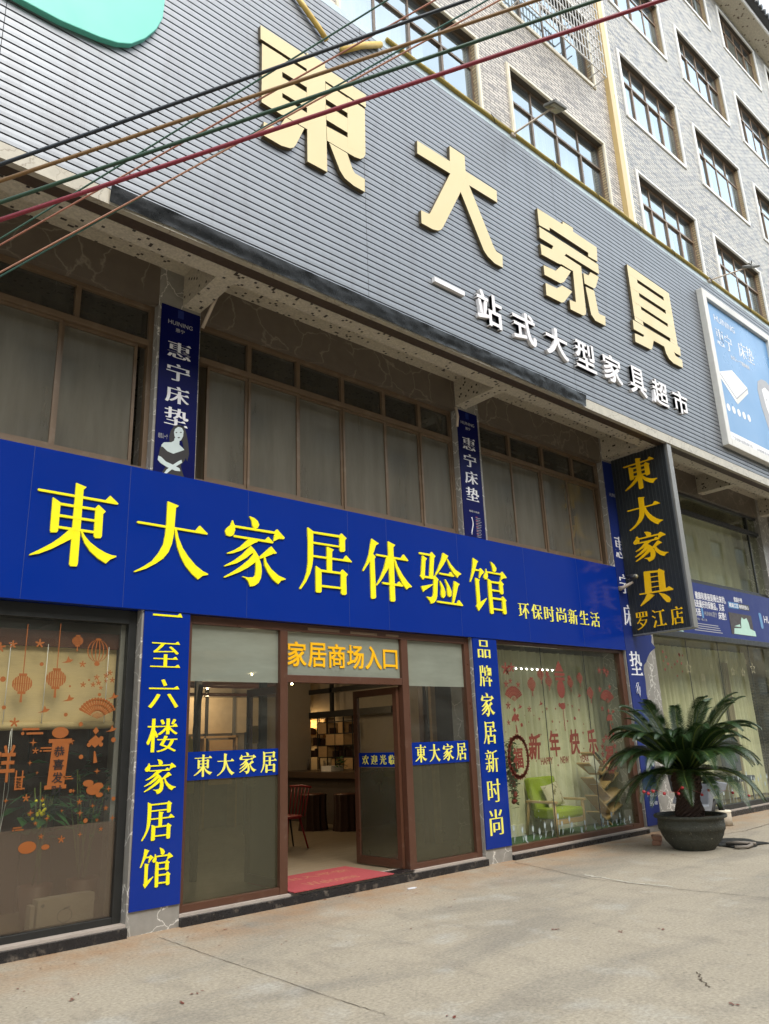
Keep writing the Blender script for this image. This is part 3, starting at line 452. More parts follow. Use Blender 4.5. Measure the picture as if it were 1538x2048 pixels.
# upper windows: trim, reveals, frame, panes, curtains
def upper_window(w, trim, ncol, seed):
    rnd = random.Random(seed); x0, x1, z0, z1 = w; a, b, c, d = op(w); y = -1.0
    wn = MB().box(x0, a, y-.03, y-.001, z0, z1).box(b, x1, y-.03, y-.001, z0, z1).box(a, b, y-.03, y-.001, d, z1).box(a, b, y-.03, y-.001, z0, c).build('window', trim, bld)
    i = .012
    MB().box(x0+.02, a-.012, y-.042, y-.0301, z0+.02, z1-.02).box(b+.012, x1-.02, y-.042, y-.0301, z0+.02, z1-.02).box(a-.012, b+.012, y-.042, y-.0301, d+.012, z1-.02).build('trim_ridge', trim, wn)
    m = MB(); D = .16; e = .0
    m.add([(a, y, c), (a, y, d), (a, y+D, d), (a, y+D, c)], [(0, 1, 2, 3)]).add([(b, y, c), (b, y, d), (b, y+D, d), (b, y+D, c)], [(3, 2, 1, 0)])
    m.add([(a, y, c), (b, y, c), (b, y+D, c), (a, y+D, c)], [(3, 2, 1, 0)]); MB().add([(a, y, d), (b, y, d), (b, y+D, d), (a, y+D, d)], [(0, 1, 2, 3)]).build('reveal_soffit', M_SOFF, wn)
    m.build('reveal', M_REVEAL, wn)
    yf = y+.085; tz = c+(d-c)*.67; m = MB(); fw = .032
    m.box(a, a+fw, yf, yf+.05, c, d).box(b-fw, b, yf, yf+.05, c, d).box(a+fw, b-fw, yf, yf+.05, d-fw, d).box(a+fw, b-fw, yf, yf+.05, c, c+fw).box(a+fw, b-fw, yf+.0, yf+.05, tz-.02, tz+.02)
    g = MB(); n = ncol; cw = (b-a)/n
    for k in range(1, n):
        xx = a+cw*k; m.box(xx-.016, xx+.016, yf+.01, yf+.05, tz+.02, d-fw); off = rnd.choice([-.03, 0, .03])
        m.box(xx-.024+off, xx+.022+off, yf+.004, yf+.06, c+fw, tz-.02)
    m.build('window_frame', M_BRONZE if trim is M_TRIMC else M_BROWNL, wn)
    for k in range(n):
        dz = rnd.choice([.0, .02])
        g.add([(a+cw*k, yf+.018+dz, c), (a+cw*(k+1), yf+.018+dz, c), (a+cw*(k+1), yf+.018+dz+rnd.uniform(-.004, .004), tz), (a+cw*k, yf+.018+dz, tz)], [(0, 1, 2, 3)])
        g.add([(a+cw*k, yf+.03, tz), (a+cw*(k+1), yf+.03, tz), (a+cw*(k+1), yf+.03, d), (a+cw*k, yf+.03, d)], [(0, 1, 2, 3)])
    g.build('pane', M_GLU, wn)
    # white curtain drawn part of the way behind the glass
    cl, cr = (a, a+(b-a)*rnd.uniform(.6, 1.0)); ph = rnd.uniform(0, 6)
    s = sheet(lambda u, v: (cl+(cr-cl)*u, y+.5+.03*sin(u*(cr-cl)*26+ph)+.012*sin(u*(cr-cl)*61), c-.2+(d-c+.3)*v), 90, 2); s.build('curtain', M_CURTW, wn)
for i, w in enumerate(WIN_L): upper_window(w, M_TRIMC, 4, i+50)
for i, w in enumerate(WIN_R): upper_window(w, M_TRIMW, 4, i)
# ground and first floor structure
PIL = [(-1.6, -1.1), (3.22, 3.74), (8.05, 8.575), (11.97, 12.97), (18.6, 19.15), (24, 24.6)]
for a, b in PIL: MB().box(a, b, 0, .45, 0, 6.9).build('pillar', M_MARB, bld)
for (a, b), (c, d) in zip(PIL, PIL[1:]): MB().box(b, c, .0, .30, 6.41, 6.9).build('lintel', M_MARBB, bld); MB().box(b, c, .11, .30, 2.95 if c < 13 else 3.30, 4.40).build('spandrel_wall', M_WALLI, bld)
MB().box(-6, 32, -.97, -.765, 6.48, 6.95).build('edge_beam', M_MOS, bld)
for x in (-1.4, 3.51, 8.06, 12.02, 15.66, 18.75, 24.1): MB().box(x, x+.22, -.764, -.001, 6.481, 6.889).build('cross_beam', M_MOS, bld)
MB().box(-6, 32, .30, 7.99, 3.32, 3.44).build('ceiling', M_CEIL, bld)
MB().box(-6, 32, .301, 7.99, .03, .1).build('shop_floor', M_FLOORW, bld)
# steps under the shop fronts
def step(x0, x1, z, y0=-.05):
    s = MB().box(x0, x1, y0, .30, 0, z-.022).build('step', M_STEPB, bld); MB().box(x0, x1, y0+.045, .30, z-.022, z).build('step_top', M_STEPT, s)
step(-1.1, 3.22, .105); step(3.74, 8.05, .10); step(8.575, 11.97, .085); step(12.97, 18.6, .11)
MB().box(5.0, 6.76, -.03, .2, .1005, .108).build('door_sill', M_STEPB, bld)
# ------------------------------------------------------------------ grey ribbed sign band
fas = thing('sign_band', 'long grey horizontally ribbed cladding band above the store', 'cladding', (8, -1.2, 6.6))
m = MB(); z = 6.64; XA, XB = -6, 32; p_ = .0885; prof = []
while z < 10.84: prof.append(z); z += p_
segs = [XA, 1.1, 5.32, 9.55, 13.75, 17.95, 22.1, 27, XB]
for xa, xb in zip(segs, segs[1:]):
    for zz in prof:   # folded planks standing off a black shade backing with an open shadow gap between them
        a, b, t_ = xa+.003, xb-.003, zz+p_-.0175
        m.add([(a, -1.176, zz), (b, -1.176, zz), (a, -1.2, zz+.001), (b, -1.2, zz+.001), (a, -1.2012, (zz+t_)/2), (b, -1.2012, (zz+t_)/2), (a, -1.2, t_), (b, -1.2, t_), (a, -1.176, t_+.001), (b, -1.176, t_+.001)], [(0, 1, 3, 2), (2, 3, 5, 4), (4, 5, 7, 6), (6, 7, 9, 8)])
m.build('ribbed_panel', M_CLAD, fas)
MB().box(XA, XB, -1.17, -1.02, 6.6, 10.86).build('gap_shade_backing', M_RUB, fas)  # black colour deepens the shade in the gaps between the planks
MB().box(XA, XB, -1.196, -1.01, z, z+.11).build('flashing', M_FLASH, fas)
MB().box(XA, XB, -1.195, -1.125, 6.475, 6.635).build('stone_strip', M_MARBL, fas)
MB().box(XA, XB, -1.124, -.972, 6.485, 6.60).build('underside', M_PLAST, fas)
# black plastic film hanging over the stone strip
def film(u, v):
    x = 2.15+u*7.6; nz = mnoise.noise(Vector((x*1.7, v*1.3, 0))); n2 = mnoise.noise(Vector((x*6, v*4, 3))); n3 = mnoise.noise(Vector((x*.9, 0, 7)))
    return (x, -1.232+.022*v-.009*abs(nz)-.004*n2, 6.672+(6.49+.018*n3+.006*n2-6.672)*v)
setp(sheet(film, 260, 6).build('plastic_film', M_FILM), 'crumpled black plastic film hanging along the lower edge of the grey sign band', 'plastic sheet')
# mossy gold light tube along the top, its ties, and two loose pieces
m = MB(); rnd = random.Random(3); pts = []
x = 5.8
while x < 32: pts.append((x, -1.215+rnd.uniform(-.004, .004), 11.02+rnd.uniform(-.006, .006))); x += .35
m.tube(pts, .034, 8); tb = m.build('light_tube', M_MOSS); setp(tb, 'mossy gold light tube running along the top of the grey sign band', 'light tube')
tm = MB()
for x in (8.0, 9.6, 10.9, 12.3, 13.6, 15.2, 17.1, 19.0):
    tm.tube([(x, -1.24, 11.05), (x+.02, -1.27, 10.98), (x+.06, -1.25, 10.90), (x+.12, -1.25, 10.93)], .006, 5)
tm.build('wire_tie', M_RUB, tb)
t1 = MB().tube([(4.20, -1.25, 10.62), (4.396, -1.25, 10.464), (4.60, -1.25, 10.31), (4.714, -1.25, 10.20)], .036, 8).build('gold_tube', M_GOLDT); setp(t1, 'loose gold tube hanging steeply above the first gold character', 'light tube', 'loose gold tubes')
t2 = MB().tube([(4.96, -1.25, 10.207), (5.3, -1.26, 10.52), (5.65, -1.25, 10.79)], .045, 8).build('gold_tube', M_GOLDT); setp(t2, 'short loose gold tube slanting up to the end of the mossy light tube', 'light tube', 'loose gold tubes')
# gold and white raised characters, turquoise panel
WORD = {'東': 'first', '大': 'second', '家': 'third', '具': 'last'}
for ch, st in GOLD.items():
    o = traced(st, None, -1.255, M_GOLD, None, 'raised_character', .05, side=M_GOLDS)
    setp(o, 'big pale gold raised character %s, %s of the four on the grey band' % (ch, WORD[ch]), 'sign character', 'gold characters on the grey band')
WBOX = {'一': (6.441, 7.02, 7.372, 7.44), '站': (7.268, 7.80, 7.10, 7.62), '式': (8.04, 8.57, 7.095, 7.60), '大': (8.81, 9.37, 7.11, 7.61), '型': (9.58, 10.13, 7.13, 7.63), '家': (10.35, 10.90, 7.14, 7.64), '具': (11.15, 11.67, 7.14, 7.665), '超': (11.89, 12.42, 7.15, 7.635), '市': (12.61, 13.16, 7.18, 7.63)}
for ch, bx in WBOX.items():
    o = text(ch, bx, -1.25, M_WHITE, None, 'raised_character', BOLD if ch != '一' else REG, .05)
    setp(o, 'small white raised character %s in the row under the gold characters' % ch, 'sign character', 'white characters on the grey band')
q = [P(*p, y=-1.26) for p in ((20, -12), (45, 2), (120, 42), (200, 76), (235, 87), (262, 89), (290, 78), (312, 60), (325, 38), (329, 5), (329, -40))]
q += [(2.60, 9.9), (2.45, 10.35), (2.05, 10.6), (1.5, 10.5), (1.05, 10.0), (.75, 9.2), (.72, 8.55), (.85, 8.2)]
o = MB().prism(q, -1.27, -1.2).build('logo_panel', M_TEAL, None, .008); setp(o, 'rounded turquoise panel on the grey band above the overhead cables', 'sign panel')
# framed blue poster on the band
X0, X1, Z0, Z1 = 14.48, 17.83, 6.93, 10.46
po = thing('billboard', 'framed pale blue mattress poster mounted on the grey sign band', 'billboard', (16.1, -1.2, 6.93))
MB().box(X0, X0+.17, -1.33, -1.2, Z0, Z1).box(X1-.17, X1, -1.33, -1.2, Z0, Z1).box(X0+.17, X1-.17, -1.33, -1.2, Z0, Z0+.17).box(X0+.17, X1-.17, -1.33, -1.2, Z1-.17, Z1).build('frame', M_ALUW, po, .01)
pp = MB().box(X0+.17, X1-.17, -1.265, -1.21, Z0+.17, Z1-.17).build('print', M_POSTER, po)
MB().box(X0+.172, X1-.172, -1.2675, -1.2652, Z0+.172, 7.30).build('white_band', M_WPRINT, pp)
text('HUINING', (15.0, 15.95, 9.90, 10.05), -1.268, M_WPRINT, pp, 'lettering', REG); text('惠宁', (14.95, 15.68, 9.32, 9.72), -1.268, M_WPRINT, pp, 'lettering', SONG); text('床垫', (15.98, 16.74, 9.36, 9.76), -1.268, M_WPRINT, pp, 'lettering', SONG)
text('给家人一个健康睡眠', (15.5, 16.4, 9.15, 9.25), -1.268, M_WPRINT, pp, 'lettering', REG)
MB().prism([(14.77, 8.62), (15.42, 8.85), (16.07, 8.62), (15.40, 8.20)], -1.268, -1.2653).build('mattress_picture', M_WPRINT, pp)
MB().prism([(14.77, 8.615), (15.40, 8.195), (15.40, 8.06), (14.79, 8.48)], -1.268, -1.2653).build('mattress_side', M_TRIMW, pp); MB().prism([(15.405, 8.195), (16.07, 8.615), (16.06, 8.49), (15.41, 8.06)], -1.268, -1.2653).build('mattress_side', M_SIGNW, pp)
MB().prism([(14.77, 8.618), (15.40, 8.20), (16.07, 8.618), (16.07, 8.59), (15.40, 8.165), (14.77, 8.585)], -1.2695, -1.2682).build('piping', M_GPRINT, pp)
for k in range(5): MB().prism([(14.92+k*.235+.075*cos(a*pi/8), 7.86+.085*sin(a*pi/8)) for a in range(16)], -1.268, -1.2653).build('dot', M_WPRINT, pp)
# portrait: hair behind, face and shoulder in front
MB().prism([(16.62, 8.75), (16.72, 8.98), (16.95, 9.1), (17.2, 9.12), (17.5, 9.0), (17.6, 8.6), (17.5, 8.2), (17.0, 7.9), (16.9, 7.62), (16.78, 8.0), (16.66, 8.35)], -1.268, -1.2653).build('portrait_hair', M_GPRINT, pp)
MB().prism([(16.86, 8.82), (17.05, 8.92), (17.35, 8.85), (17.42, 8.5), (17.3, 8.2), (17.12, 8.12), (17.1, 7.98), (16.95, 7.92), (16.82, 7.72), (16.78, 7.48), (16.86, 7.40), (17.1, 7.33), (17.62, 7.33), (17.62, 7.9), (17.3, 8.0), (17.05, 8.15), (16.93, 8.4)], -1.2695, -1.2682).build('portrait_figure', M_WHITE, pp)
MB().prism([(16.96, 8.60), (17.02, 8.63), (17.07, 8.60), (17.02, 8.585)], -1.271, -1.2697).prism([(17.2, 8.58), (17.26, 8.61), (17.31, 8.58), (17.26, 8.565)], -1.271, -1.2697).prism([(17.1, 8.3), (17.17, 8.32), (17.23, 8.3), (17.16, 8.275)], -1.271, -1.2697).build('portrait_features', M_GPRINT, pp)
text('广东省惠宁床垫有限公司', (14.85, 15.75, 7.13, 7.22), -1.270, M_GPRINT, pp, 'lettering', REG); text('全国服务热线', (15.95, 16.7, 7.13, 7.21), -1.270, M_GPRINT, pp, 'lettering', REG)
# ------------------------------------------------------------------ window grille cage
cg = thing('window_grille', 'white steel security grille boxed out over an upper window beside the yellow pilaster', 'window grille', (10.3, -1.0, 14.05))
gx0, gx1, gy, gz0, gz1 = 8.95, 11.62, -1.40, 14.05, 16.1
m = MB(); r = .011
for z in [gz0+.28*k for k in range(8)]: m.bar((gx0, gy, z), (gx1, gy, z), .022); m.bar((gx0, gy, z), (gx0, -1.03, z), .018); m.bar((gx1, gy, z), (gx1, -1.03, z), .018)
k = 0
while gx0+k*.105 < gx1+.01: m.bar((gx0+k*.105, gy-.012, gz0), (gx0+k*.105, gy-.012, gz1), .014); k += 1
m.build('front_bars', M_STEEL, cg)
m = MB()
for k in range(7): m.bar((gx0+k*.445, gy, gz0-.012), (gx0+k*.445, -1.03, gz0-.012), .022)
for y in (-1.28, -1.16, -1.045): m.bar((gx0, y, gz0-.03), (gx1, y, gz0-.03), .018)
for k in range(4): m.bar((gx1, gy+.09*k, gz0), (gx1, gy+.09*k, gz1), .014); m.bar((gx0, gy+.09*k, gz0), (gx0, gy+.09*k, gz1), .014)
m.build('side_bars', M_STEEL, cg)
MB().prism([(-.0, 0), (.62, -.22), (.62, -.25), (0, -.03)], gx0-.1, gx1+.1, 'x').build('canopy', M_BRONZE, cg).location = (0, -1.0+1.0, 0)
cg.children[-1].location = (0, -1.03, 2.35)
# ------------------------------------------------------------------ floodlights on arms
def flood(base, head, label, up):
    t = thing('flood_light', label, 'flood light', base, 'flood lights over the sign band'); b, h_ = Vector(base), Vector(head)
    MB().tube([b+Vector((-.1, .1, -.1)), b, h_], .017, 8).box(b.x-.05, b.x+.05, b.y-.02, b.y+.06, b.z-.04, b.z+.02).build('arm', M_PVC, t)
    M = Matrix.Translation(h_+Vector((.03, .02, .02))) @ Matrix.Rotation(radians(-163 if not up else -150), 4, 'X') @ Matrix.Rotation(radians(6 if not up else 25), 4, 'Y')
    MB().obox(M, .16, .115, .022).build('housing', M_LAMPH, t, .006)
    MB().obox(M @ Matrix.Translation((0, 0, .026)), .135, .09, .004).obox(M @ Matrix.Translation((0, 0, .0325)), .02, .015, .002).build('lens', M_LAMPG, t)
    MB().bar(h_+Vector((-.13, -.01, .02)), h_+Vector((.17, -.01, .03)), .02).bar(h_, h_+Vector((0, -.03, .12)), .02).build('bracket', M_LAMPH, t)
flood((8.55, -1.22, 11.0), (8.80, -1.9, 11.20), 'floodlight with its lens facing down on a thin arm above the second gold character', False)
flood((15.22, -1.22, 10.98), (15.62, -1.98, 11.10), 'black floodlight on a thin arm above the blue mattress poster', True)
# ------------------------------------------------------------------ overhead cables
def at(p, dist): return CAM + ray(*p).normalized()*dist
def cable(a, da, b, db, r, col, label, name='overhead_cable', cat='cable', grp='thick overhead cables'):
    A, B = at(a, da), at(b, db); d = B-A; pts = []
    for i in range(41):
        u = -1.2+3.4*i/40; p = A+d*u; p.z += .012*(u*(u-1)); pts.append(p)
    setp(MB().tube(pts, r, 8).build(name, pm('%s sheath' % col[0], col[1], .5, var=.2, scale=20)), label, cat, grp)
cable((0, 329), 4.6, (935, 0), 5.2, .0098, ('navy', (.010, .016, .026)), 'dark navy overhead cable, highest of the thick four')
cable((0, 362), 4.6, (1075, 0), 5.2, .0098, ('ochre', (.19, .10, .032)), 'ochre brown overhead cable between the navy and the green one')
cable((0, 405), 4.6, (1195, 0), 5.2, .0100, ('green', (.016, .055, .03)), 'green overhead cable between the brown and the red one')
cable((0, 440), 4.6, (1325, 0), 5.2, .0112, ('red', (.20, .012, .028)), 'crimson overhead cable, lowest of the thick four')
cable((0, 478), 6.0, (775, 0), 6.1, .006, ('thin green', (.03, .09, .06)), 'thin green wire crossing behind the thick cables, uppermost of the thin four', 'overhead_wire', 'wire', 'thin overhead wires')
cable((0, 490), 6.0, (835, 20), 6.1, .006, ('thin rust', (.35, .14, .09)), 'thin rust pink wire just below the uppermost thin green wire', 'overhead_wire', 'wire', 'thin overhead wires')
cable((0, 545), 6.0, (945, 30), 6.1, .006, ('thin pink', (.42, .2, .13)), 'thin pink wire just above the lowest thin teal wire', 'overhead_wire', 'wire', 'thin overhead wires')
cable((0, 553), 6.0, (905, 40), 6.1, .006, ('thin teal', (.03, .1, .08)), 'thin dark teal wire, lowest where it crosses the left windows', 'overhead_wire', 'wire', 'thin overhead wires')
# ------------------------------------------------------------------ blue fascia board
bd = thing('shop_board', 'long glossy blue board with large yellow characters above the shop entrance', 'shop sign', (6, 0, 2.93))
MB().box(-1.5, 11.96, -.03, .105, 2.935, 4.41).build('panel', M_BLUE, bd, .004)
M_JOINT = pm('panel joint', (.02, .04, .16), .4)
for x in (2.05, 3.0, 4.4, 5.85, 6.5, 7.85, 9.35, 10.75): MB().box(x, x+.004, -.0306, -.0300, 2.94, 4.405).build('joint_line', M_JOINT, bd)
for ch in '東大家居体验馆': traced(BOARD[ch], None, -.046, M_YEL, bd, 'character', .016)
for i, ch in enumerate('环保时尚新生活'):
    x = 9.115+i*.313; text(ch, (x, x+.255, 3.285+.012*(i % 2), 3.525), -.04, M_YELS, bd, 'small_character', SONG, .009)
# pillar signs
def pillar_sign(x0, x1, z0, chars, label):
    t = thing('pillar_sign', label, 'pillar sign', ((x0+x1)/2, 0, z0)); MB().box(x0, x1, -.018, -.001, z0, 2.934).build('panel', M_BLUE, t)
    for ch, a, b, c, d in chars:
        if ch in BOARD: traced(BOARD[ch], (a, b, c, d), -.024, M_YEL if x0 < 5 else M_YELS, t, 'character', .006, fat=.002)
        else: text(ch, (a, b, c, d), -.024, M_YEL if x0 < 5 else M_YELS, t, 'character', SONG, .006)
MBX = lambda s, z, xa, xb: [(c, xa, xb, b, a) for c, (a, b) in zip(s, z)]
pillar_sign(3.24, 3.735, .2, [('一', 3.325, 3.645, 2.885, 2.925)]+MBX('至六楼家居馆', [(2.635, 2.376), (2.257, 1.983), (1.881, 1.569), (1.501, 1.188), (1.117, .779), (.714, .374)], 3.322, 3.642),
            'tall blue pillar sign with yellow characters left of the entrance')
pillar_sign(8.06, 8.565, .185, MBX('品牌家居新时尚', [(2.905, 2.66), (2.555, 2.267), (2.178, 1.858), (1.794, 1.498), (1.418, 1.132), (1.044, .751), (.659, .343)], 8.148, 8.412),
            'tall blue pillar sign with thin yellow characters right of the entrance')
# upper navy banners
def banner(x0, x1, lab):
    t = thing('wall_banner', lab, 'banner', ((x0+x1)/2, 0, 4.42), 'navy banners on the upper pillars'); MB().box(x0, x1, -.016, -.001, 4.412, 6.43).build('panel', M_NAVY, t)
    c = (x0+x1)/2-.005; y = -.019
    MB().box(c-.035, c+.035, y, -.0162, 6.31, 6.41).build('emblem', M_BLUE2, t)
    text('HUINING', (c-.15, c+.15, 6.205, 6.255), y, M_GPRINT, t, 'lettering', REG); text('惠宁', (c-.055, c+.055, 6.125, 6.172), y, M_GPRINT, t, 'lettering', REG)
    for ch, a, b in (('惠', 5.995, 5.80), ('宁', 5.725, 5.52), ('床', 5.45, 5.25), ('垫', 5.19, 4.985)): text(ch, (c-.143, c+.143, b, a), y, M_WPRINT, t, 'character', HEAVY)
    return t, c, y
M_SKINP = pm('pale print skin', (.5, .58, .58), .5)
t, c, y = banner(3.25, 3.725, 'navy banner with white characters and a woman in a black dress, left upper pillar')
rd = lambda cx, cz, rx, rz, n=18: [(cx+rx*cos(2*pi*i/n), cz+rz*sin(2*pi*i/n)) for i in range(n)]
wq = lambda *pts: [P(a/1.9974, 450+b_/1.9974, -.018) for a, b_ in pts]
MB().prism(wq((682, 822), (697, 802), (716, 797), (736, 806), (745, 835), (752, 875), (755, 915), (748, 945), (738, 925), (733, 890), (728, 862), (700, 862), (690, 885), (678, 872), (676, 845)), y, -.0161).build('portrait_hair', M_BLKT, t)
MB().prism(wq((699, 815), (712, 806), (726, 810), (733, 824), (731, 845), (723, 860), (714, 864), (704, 858), (697, 843), (695, 828)), y-.0006, -.0162).prism(wq((698, 850), (717, 860), (716, 878), (727, 888), (736, 898), (737, 908), (715, 912), (690, 916), (662, 904), (645, 892), (645, 878), (655, 868), (684, 868), (695, 862)), y-.0003, -.0163).prism(wq((632, 922), (643, 926), (662, 945), (690, 958), (716, 972), (720, 984), (700, 982), (668, 968), (640, 950), (630, 938)), y-.0028, -.0164).prism(wq((712, 944), (724, 938), (727, 950), (700, 966), (676, 984), (660, 998), (652, 996), (664, 978), (690, 958)), y-.0031, -.0165).build('portrait_figure', M_SKINP, t)
MB().prism(wq((640, 886), (650, 886), (668, 904), (692, 914), (716, 906), (738, 898), (744, 918), (738, 940), (722, 958), (724, 975), (734, 1006), (640, 1002), (655, 975), (672, 955), (650, 935), (632, 925)), y-.0020, -.0166).build('portrait_dress', M_BLKT, t)
MB().prism(wq((700, 829), (705, 827), (709, 830), (704, 832)), y-.0012, y-.0007).prism(wq((717, 829), (722, 826), (727, 829), (722, 831)), y-.0012, y-.0007).prism(wq((708, 849), (714, 847), (720, 849), (714, 853)), y-.0012, y-.0007).build('portrait_features', M_BLKT, t)
text('给家人一个', (c-.20, c-.09, 4.80, 4.86), y, M_GPRINT, t, 'lettering', REG)
t, c, y = banner(8.065, 8.52, 'navy banner with white characters and a curved spine figure, right upper pillar')
M_REDP = pm('red print', (.4, .03, .05), .5)
pts = [(c-.06+.02*sin(k*.55), y-.0005, 4.72-.03*k) for k in range(10)]
MB().tube(pts, .008, 6).build('spine_figure', M_WPRINT, t)
m = MB()
for k in range(6): m.box(c+.03, c+.07, y, -.0162, 4.735-.053*k, 4.742-.053*k)
m.build('red_mark', M_REDP, t)
m = MB()
for k in range(12): m.box(c+.03, c+.12+.05*random.random(), y, -.0162, 4.722-.0265*k, 4.727-.0265*k)
m.build('fine_print', M_GPRINT, t); text('睡眠与健康', (c-.1, c+.12, 4.80, 4.83), y, M_GPRINT, t, 'lettering', REG)
# torn banner on the third pillar
t = thing('torn_banner', 'tall torn blue banner hanging on the pillar behind the projecting black sign', 'banner', (12.2, 0, .08))
edge = [(12.80, 6.43), (12.80, 3.35), (12.90, 3.22), (12.86, 3.12), (12.98, 3.03), (12.80, 2.95), (12.68, 2.86), (12.60, 2.76), (12.50, 2.70), (12.47, 2.6), (12.49, 2.45), (12.47, 2.2), (12.53, 2.0), (12.56, 1.85), (12.5, 1.6), (12.44, 1.3), (12.42, 1.0), (12.40, .6), (12.41, .1)]
MB().prism([(11.99, .1)]+edge[::-1]+[(11.99, 6.43)], -.016, -.002).build('panel', M_BLUE2, t)
text('HUINING', (12.08, 12.38, 5.76, 5.83), -.019, M_GPRINT, t, 'lettering', REG)
for ch, a, b in (('惠', 5.0, 4.6), ('宁', 4.3, 3.95), ('床', 3.75, 3.38)): text(ch, (12.05, 12.36, b, a), -.019, M_WPRINT, t, 'character', HEAVY)
text('垫', (12.06, 12.44, 2.52, 2.93), -.019, M_WPRINT, t, 'character', HEAVY)
MB().prism([(12.47, 2.15), (12.53, 2.05), (12.55, 1.86), (12.50, 1.6), (12.46, 1.3), (12.42, 1.5), (12.44, 1.8)], -.0185, -.0163).build('portrait_hair', M_BLKT, t)
MB().prism([(12.2, 1.35), (12.38, 1.3), (12.43, 1.1), (12.38, 1.0), (12.25, 1.12)], -.0185, -.0163).build('portrait_figure', M_SKINP, t)
text('广东省惠', (12.08, 12.36, .54, .62), -.019, M_WPRINT, t, 'lettering', REG); text('热线 400', (12.12, 12.36, .40, .475), -.019, M_WPRINT, t, 'lettering', REG)
pts = [(12.14, -.02, 2.3), (12.19, -.02, 2.38), (12.26, -.02, 2.4), (12.18, -.02, 2.28), (12.13, -.02, 2.2), (12.19, -.02, 2.21), (12.2, -.02, 2.33), (12.24, -.02, 2.15), (12.27, -.02, 2.33)]
MB().tube(pts, .006, 5).build('signature', M_WPRINT, t)
# projecting black sign
ps = thing('projecting_sign', 'tall black ribbed double sided sign with orange yellow characters sticking out from the wall', 'projecting sign', (12.3, -.58, 3.2))
sx = 12.25; d0, d1, z0, z1 = .03, 1.165, 3.205, 6.488
m = MB().box(sx+.006, sx+.115, -d1+.02, -d0, z0+.01, z1-.01); m.build('core', M_SIGNG, ps)
m = MB(); nr = 16; w = (d1-d0-.06)/nr
for k in range(nr):
    a = d0+.01+k*w; m.box(sx-.004, sx+.006, -(a+w-.009), -a, z0+.012, z1-.012); m.box(sx+.115, sx+.125, -(a+w-.009), -a, z0+.012, z1-.012)
m.build('ribbed_sheet', M_BLACKS, ps)
MB().box(sx-.01, sx+.131, -d1-.012, -d1+.028, z0-.004, z1+.004).box(sx-.01, sx+.131, -d1+.028, -d0, z0-.012, z0+.012).build('edge_trim', M_ALU, ps, .004)
def PX(px, py, x):
    q = ray(px, py); tt = x/q.x; return (-(CAM.y+tt*q.y), CAM.z+tt*q.z)
E1 = lambda a, b_: PX(1180+a/6.408, 860+b_/6.408, sx-.018)
E2 = lambda a, b_: PX(1180+a/6.408, 1100+b_/6.408, sx-.018)
for ch, tp, bt, lf, rt in (('東', E1(600, 362), E1(612, 762), E1(420, 495), E1(846, 606)), ('大', E1(680, 850), E1(520, 1290), E1(480, 1045), E1(925, 1130)), ('家', E1(715, 1305), E2(585, 182), E1(562, 1455), E2(1000, 40))):
    traced(BOARD[ch], (lf[0], rt[0], bt[1], tp[1]), sx-.018, M_SIGNY, ps, 'character', .014, 'x', .013)
traced([[E2(*p) for p in q_] for q_ in ([(685, 280), (765, 283), (790, 548), (708, 560)], [(690, 276), (868, 260), (883, 238), (950, 268), (945, 300), (970, 508), (893, 528), (868, 285), (700, 302)], [(762, 345), (882, 324), (882, 335), (762, 356)], [(770, 407), (890, 390), (890, 402), (770, 419)], [(778, 475), (895, 454), (895, 466), (778, 487)], [(632, 562), (960, 503), (1010, 465), (1068, 497), (1060, 512), (640, 577)], [(735, 556), (830, 575), (750, 650), (655, 722), (646, 715), (700, 630)], [(878, 545), (950, 560), (1010, 595), (1035, 635), (1020, 668), (985, 667), (940, 620)])], None, sx-.018, M_SIGNY, ps, 'character', .014, 'x')
for ch, a, b in (('罗', .142, .36), ('江', .445, .70), ('店', .79, 1.015)): text(ch, (a, b, 3.285, 3.585), sx-.018, M_SIGNY, ps, 'small_character', SONG, .014, 'x')
# small camera on the pillar beside the sign
cc = thing('security_camera', 'black bullet security camera on a pale bracket beside the projecting sign', 'security camera', (12.03, -.02, 4.1))
MB().tube([(12.02, -.015, 4.02), (12.03, -.10, 4.03), (12.06, -.27, 4.10)], [.045, .03, .022], 10).build('bracket', M_PVC, cc)
MB().tube([(12.07, -.18, 4.20), (12.05, -.36, 4.185)], .045, 14).build('body', M_CCTV, cc); MB().tube([(12.05, -.355, 4.1855), (12.049, -.375, 4.184)], [.036, .034], 12).build('lens', M_LAMPG, cc)
# pvc stubs with a wire under the canopy
o = MB().tube([(3.75, -.03, 6.28), (3.78, -.22, 6.52), (3.80, -.42, 6.74)], .021, 10).build('pipe_stub', M_PVC); setp(o, 'short dusty pipe stub slanting up beside the left navy banner', 'pipe', 'pipe stubs under the canopy')
o = MB().tube([(8.03, -.03, 6.12), (8.04, -.05, 6.28), (8.0, -.06, 6.42)], .021, 10).build('pipe_stub', M_PVC); setp(o, 'short pale pipe stub beside the right navy banner', 'pipe', 'pipe stubs under the canopy')
o = MB().tube([(3.80, -.42, 6.74), (3.70, -.62, 6.62), (3.52, -.9, 6.50), (3.44, -1.12, 6.52)], .005, 5).build('loose_wire', M_RUB); setp(o, 'thin black wire hanging from the sign band to the pipe stub', 'wire')
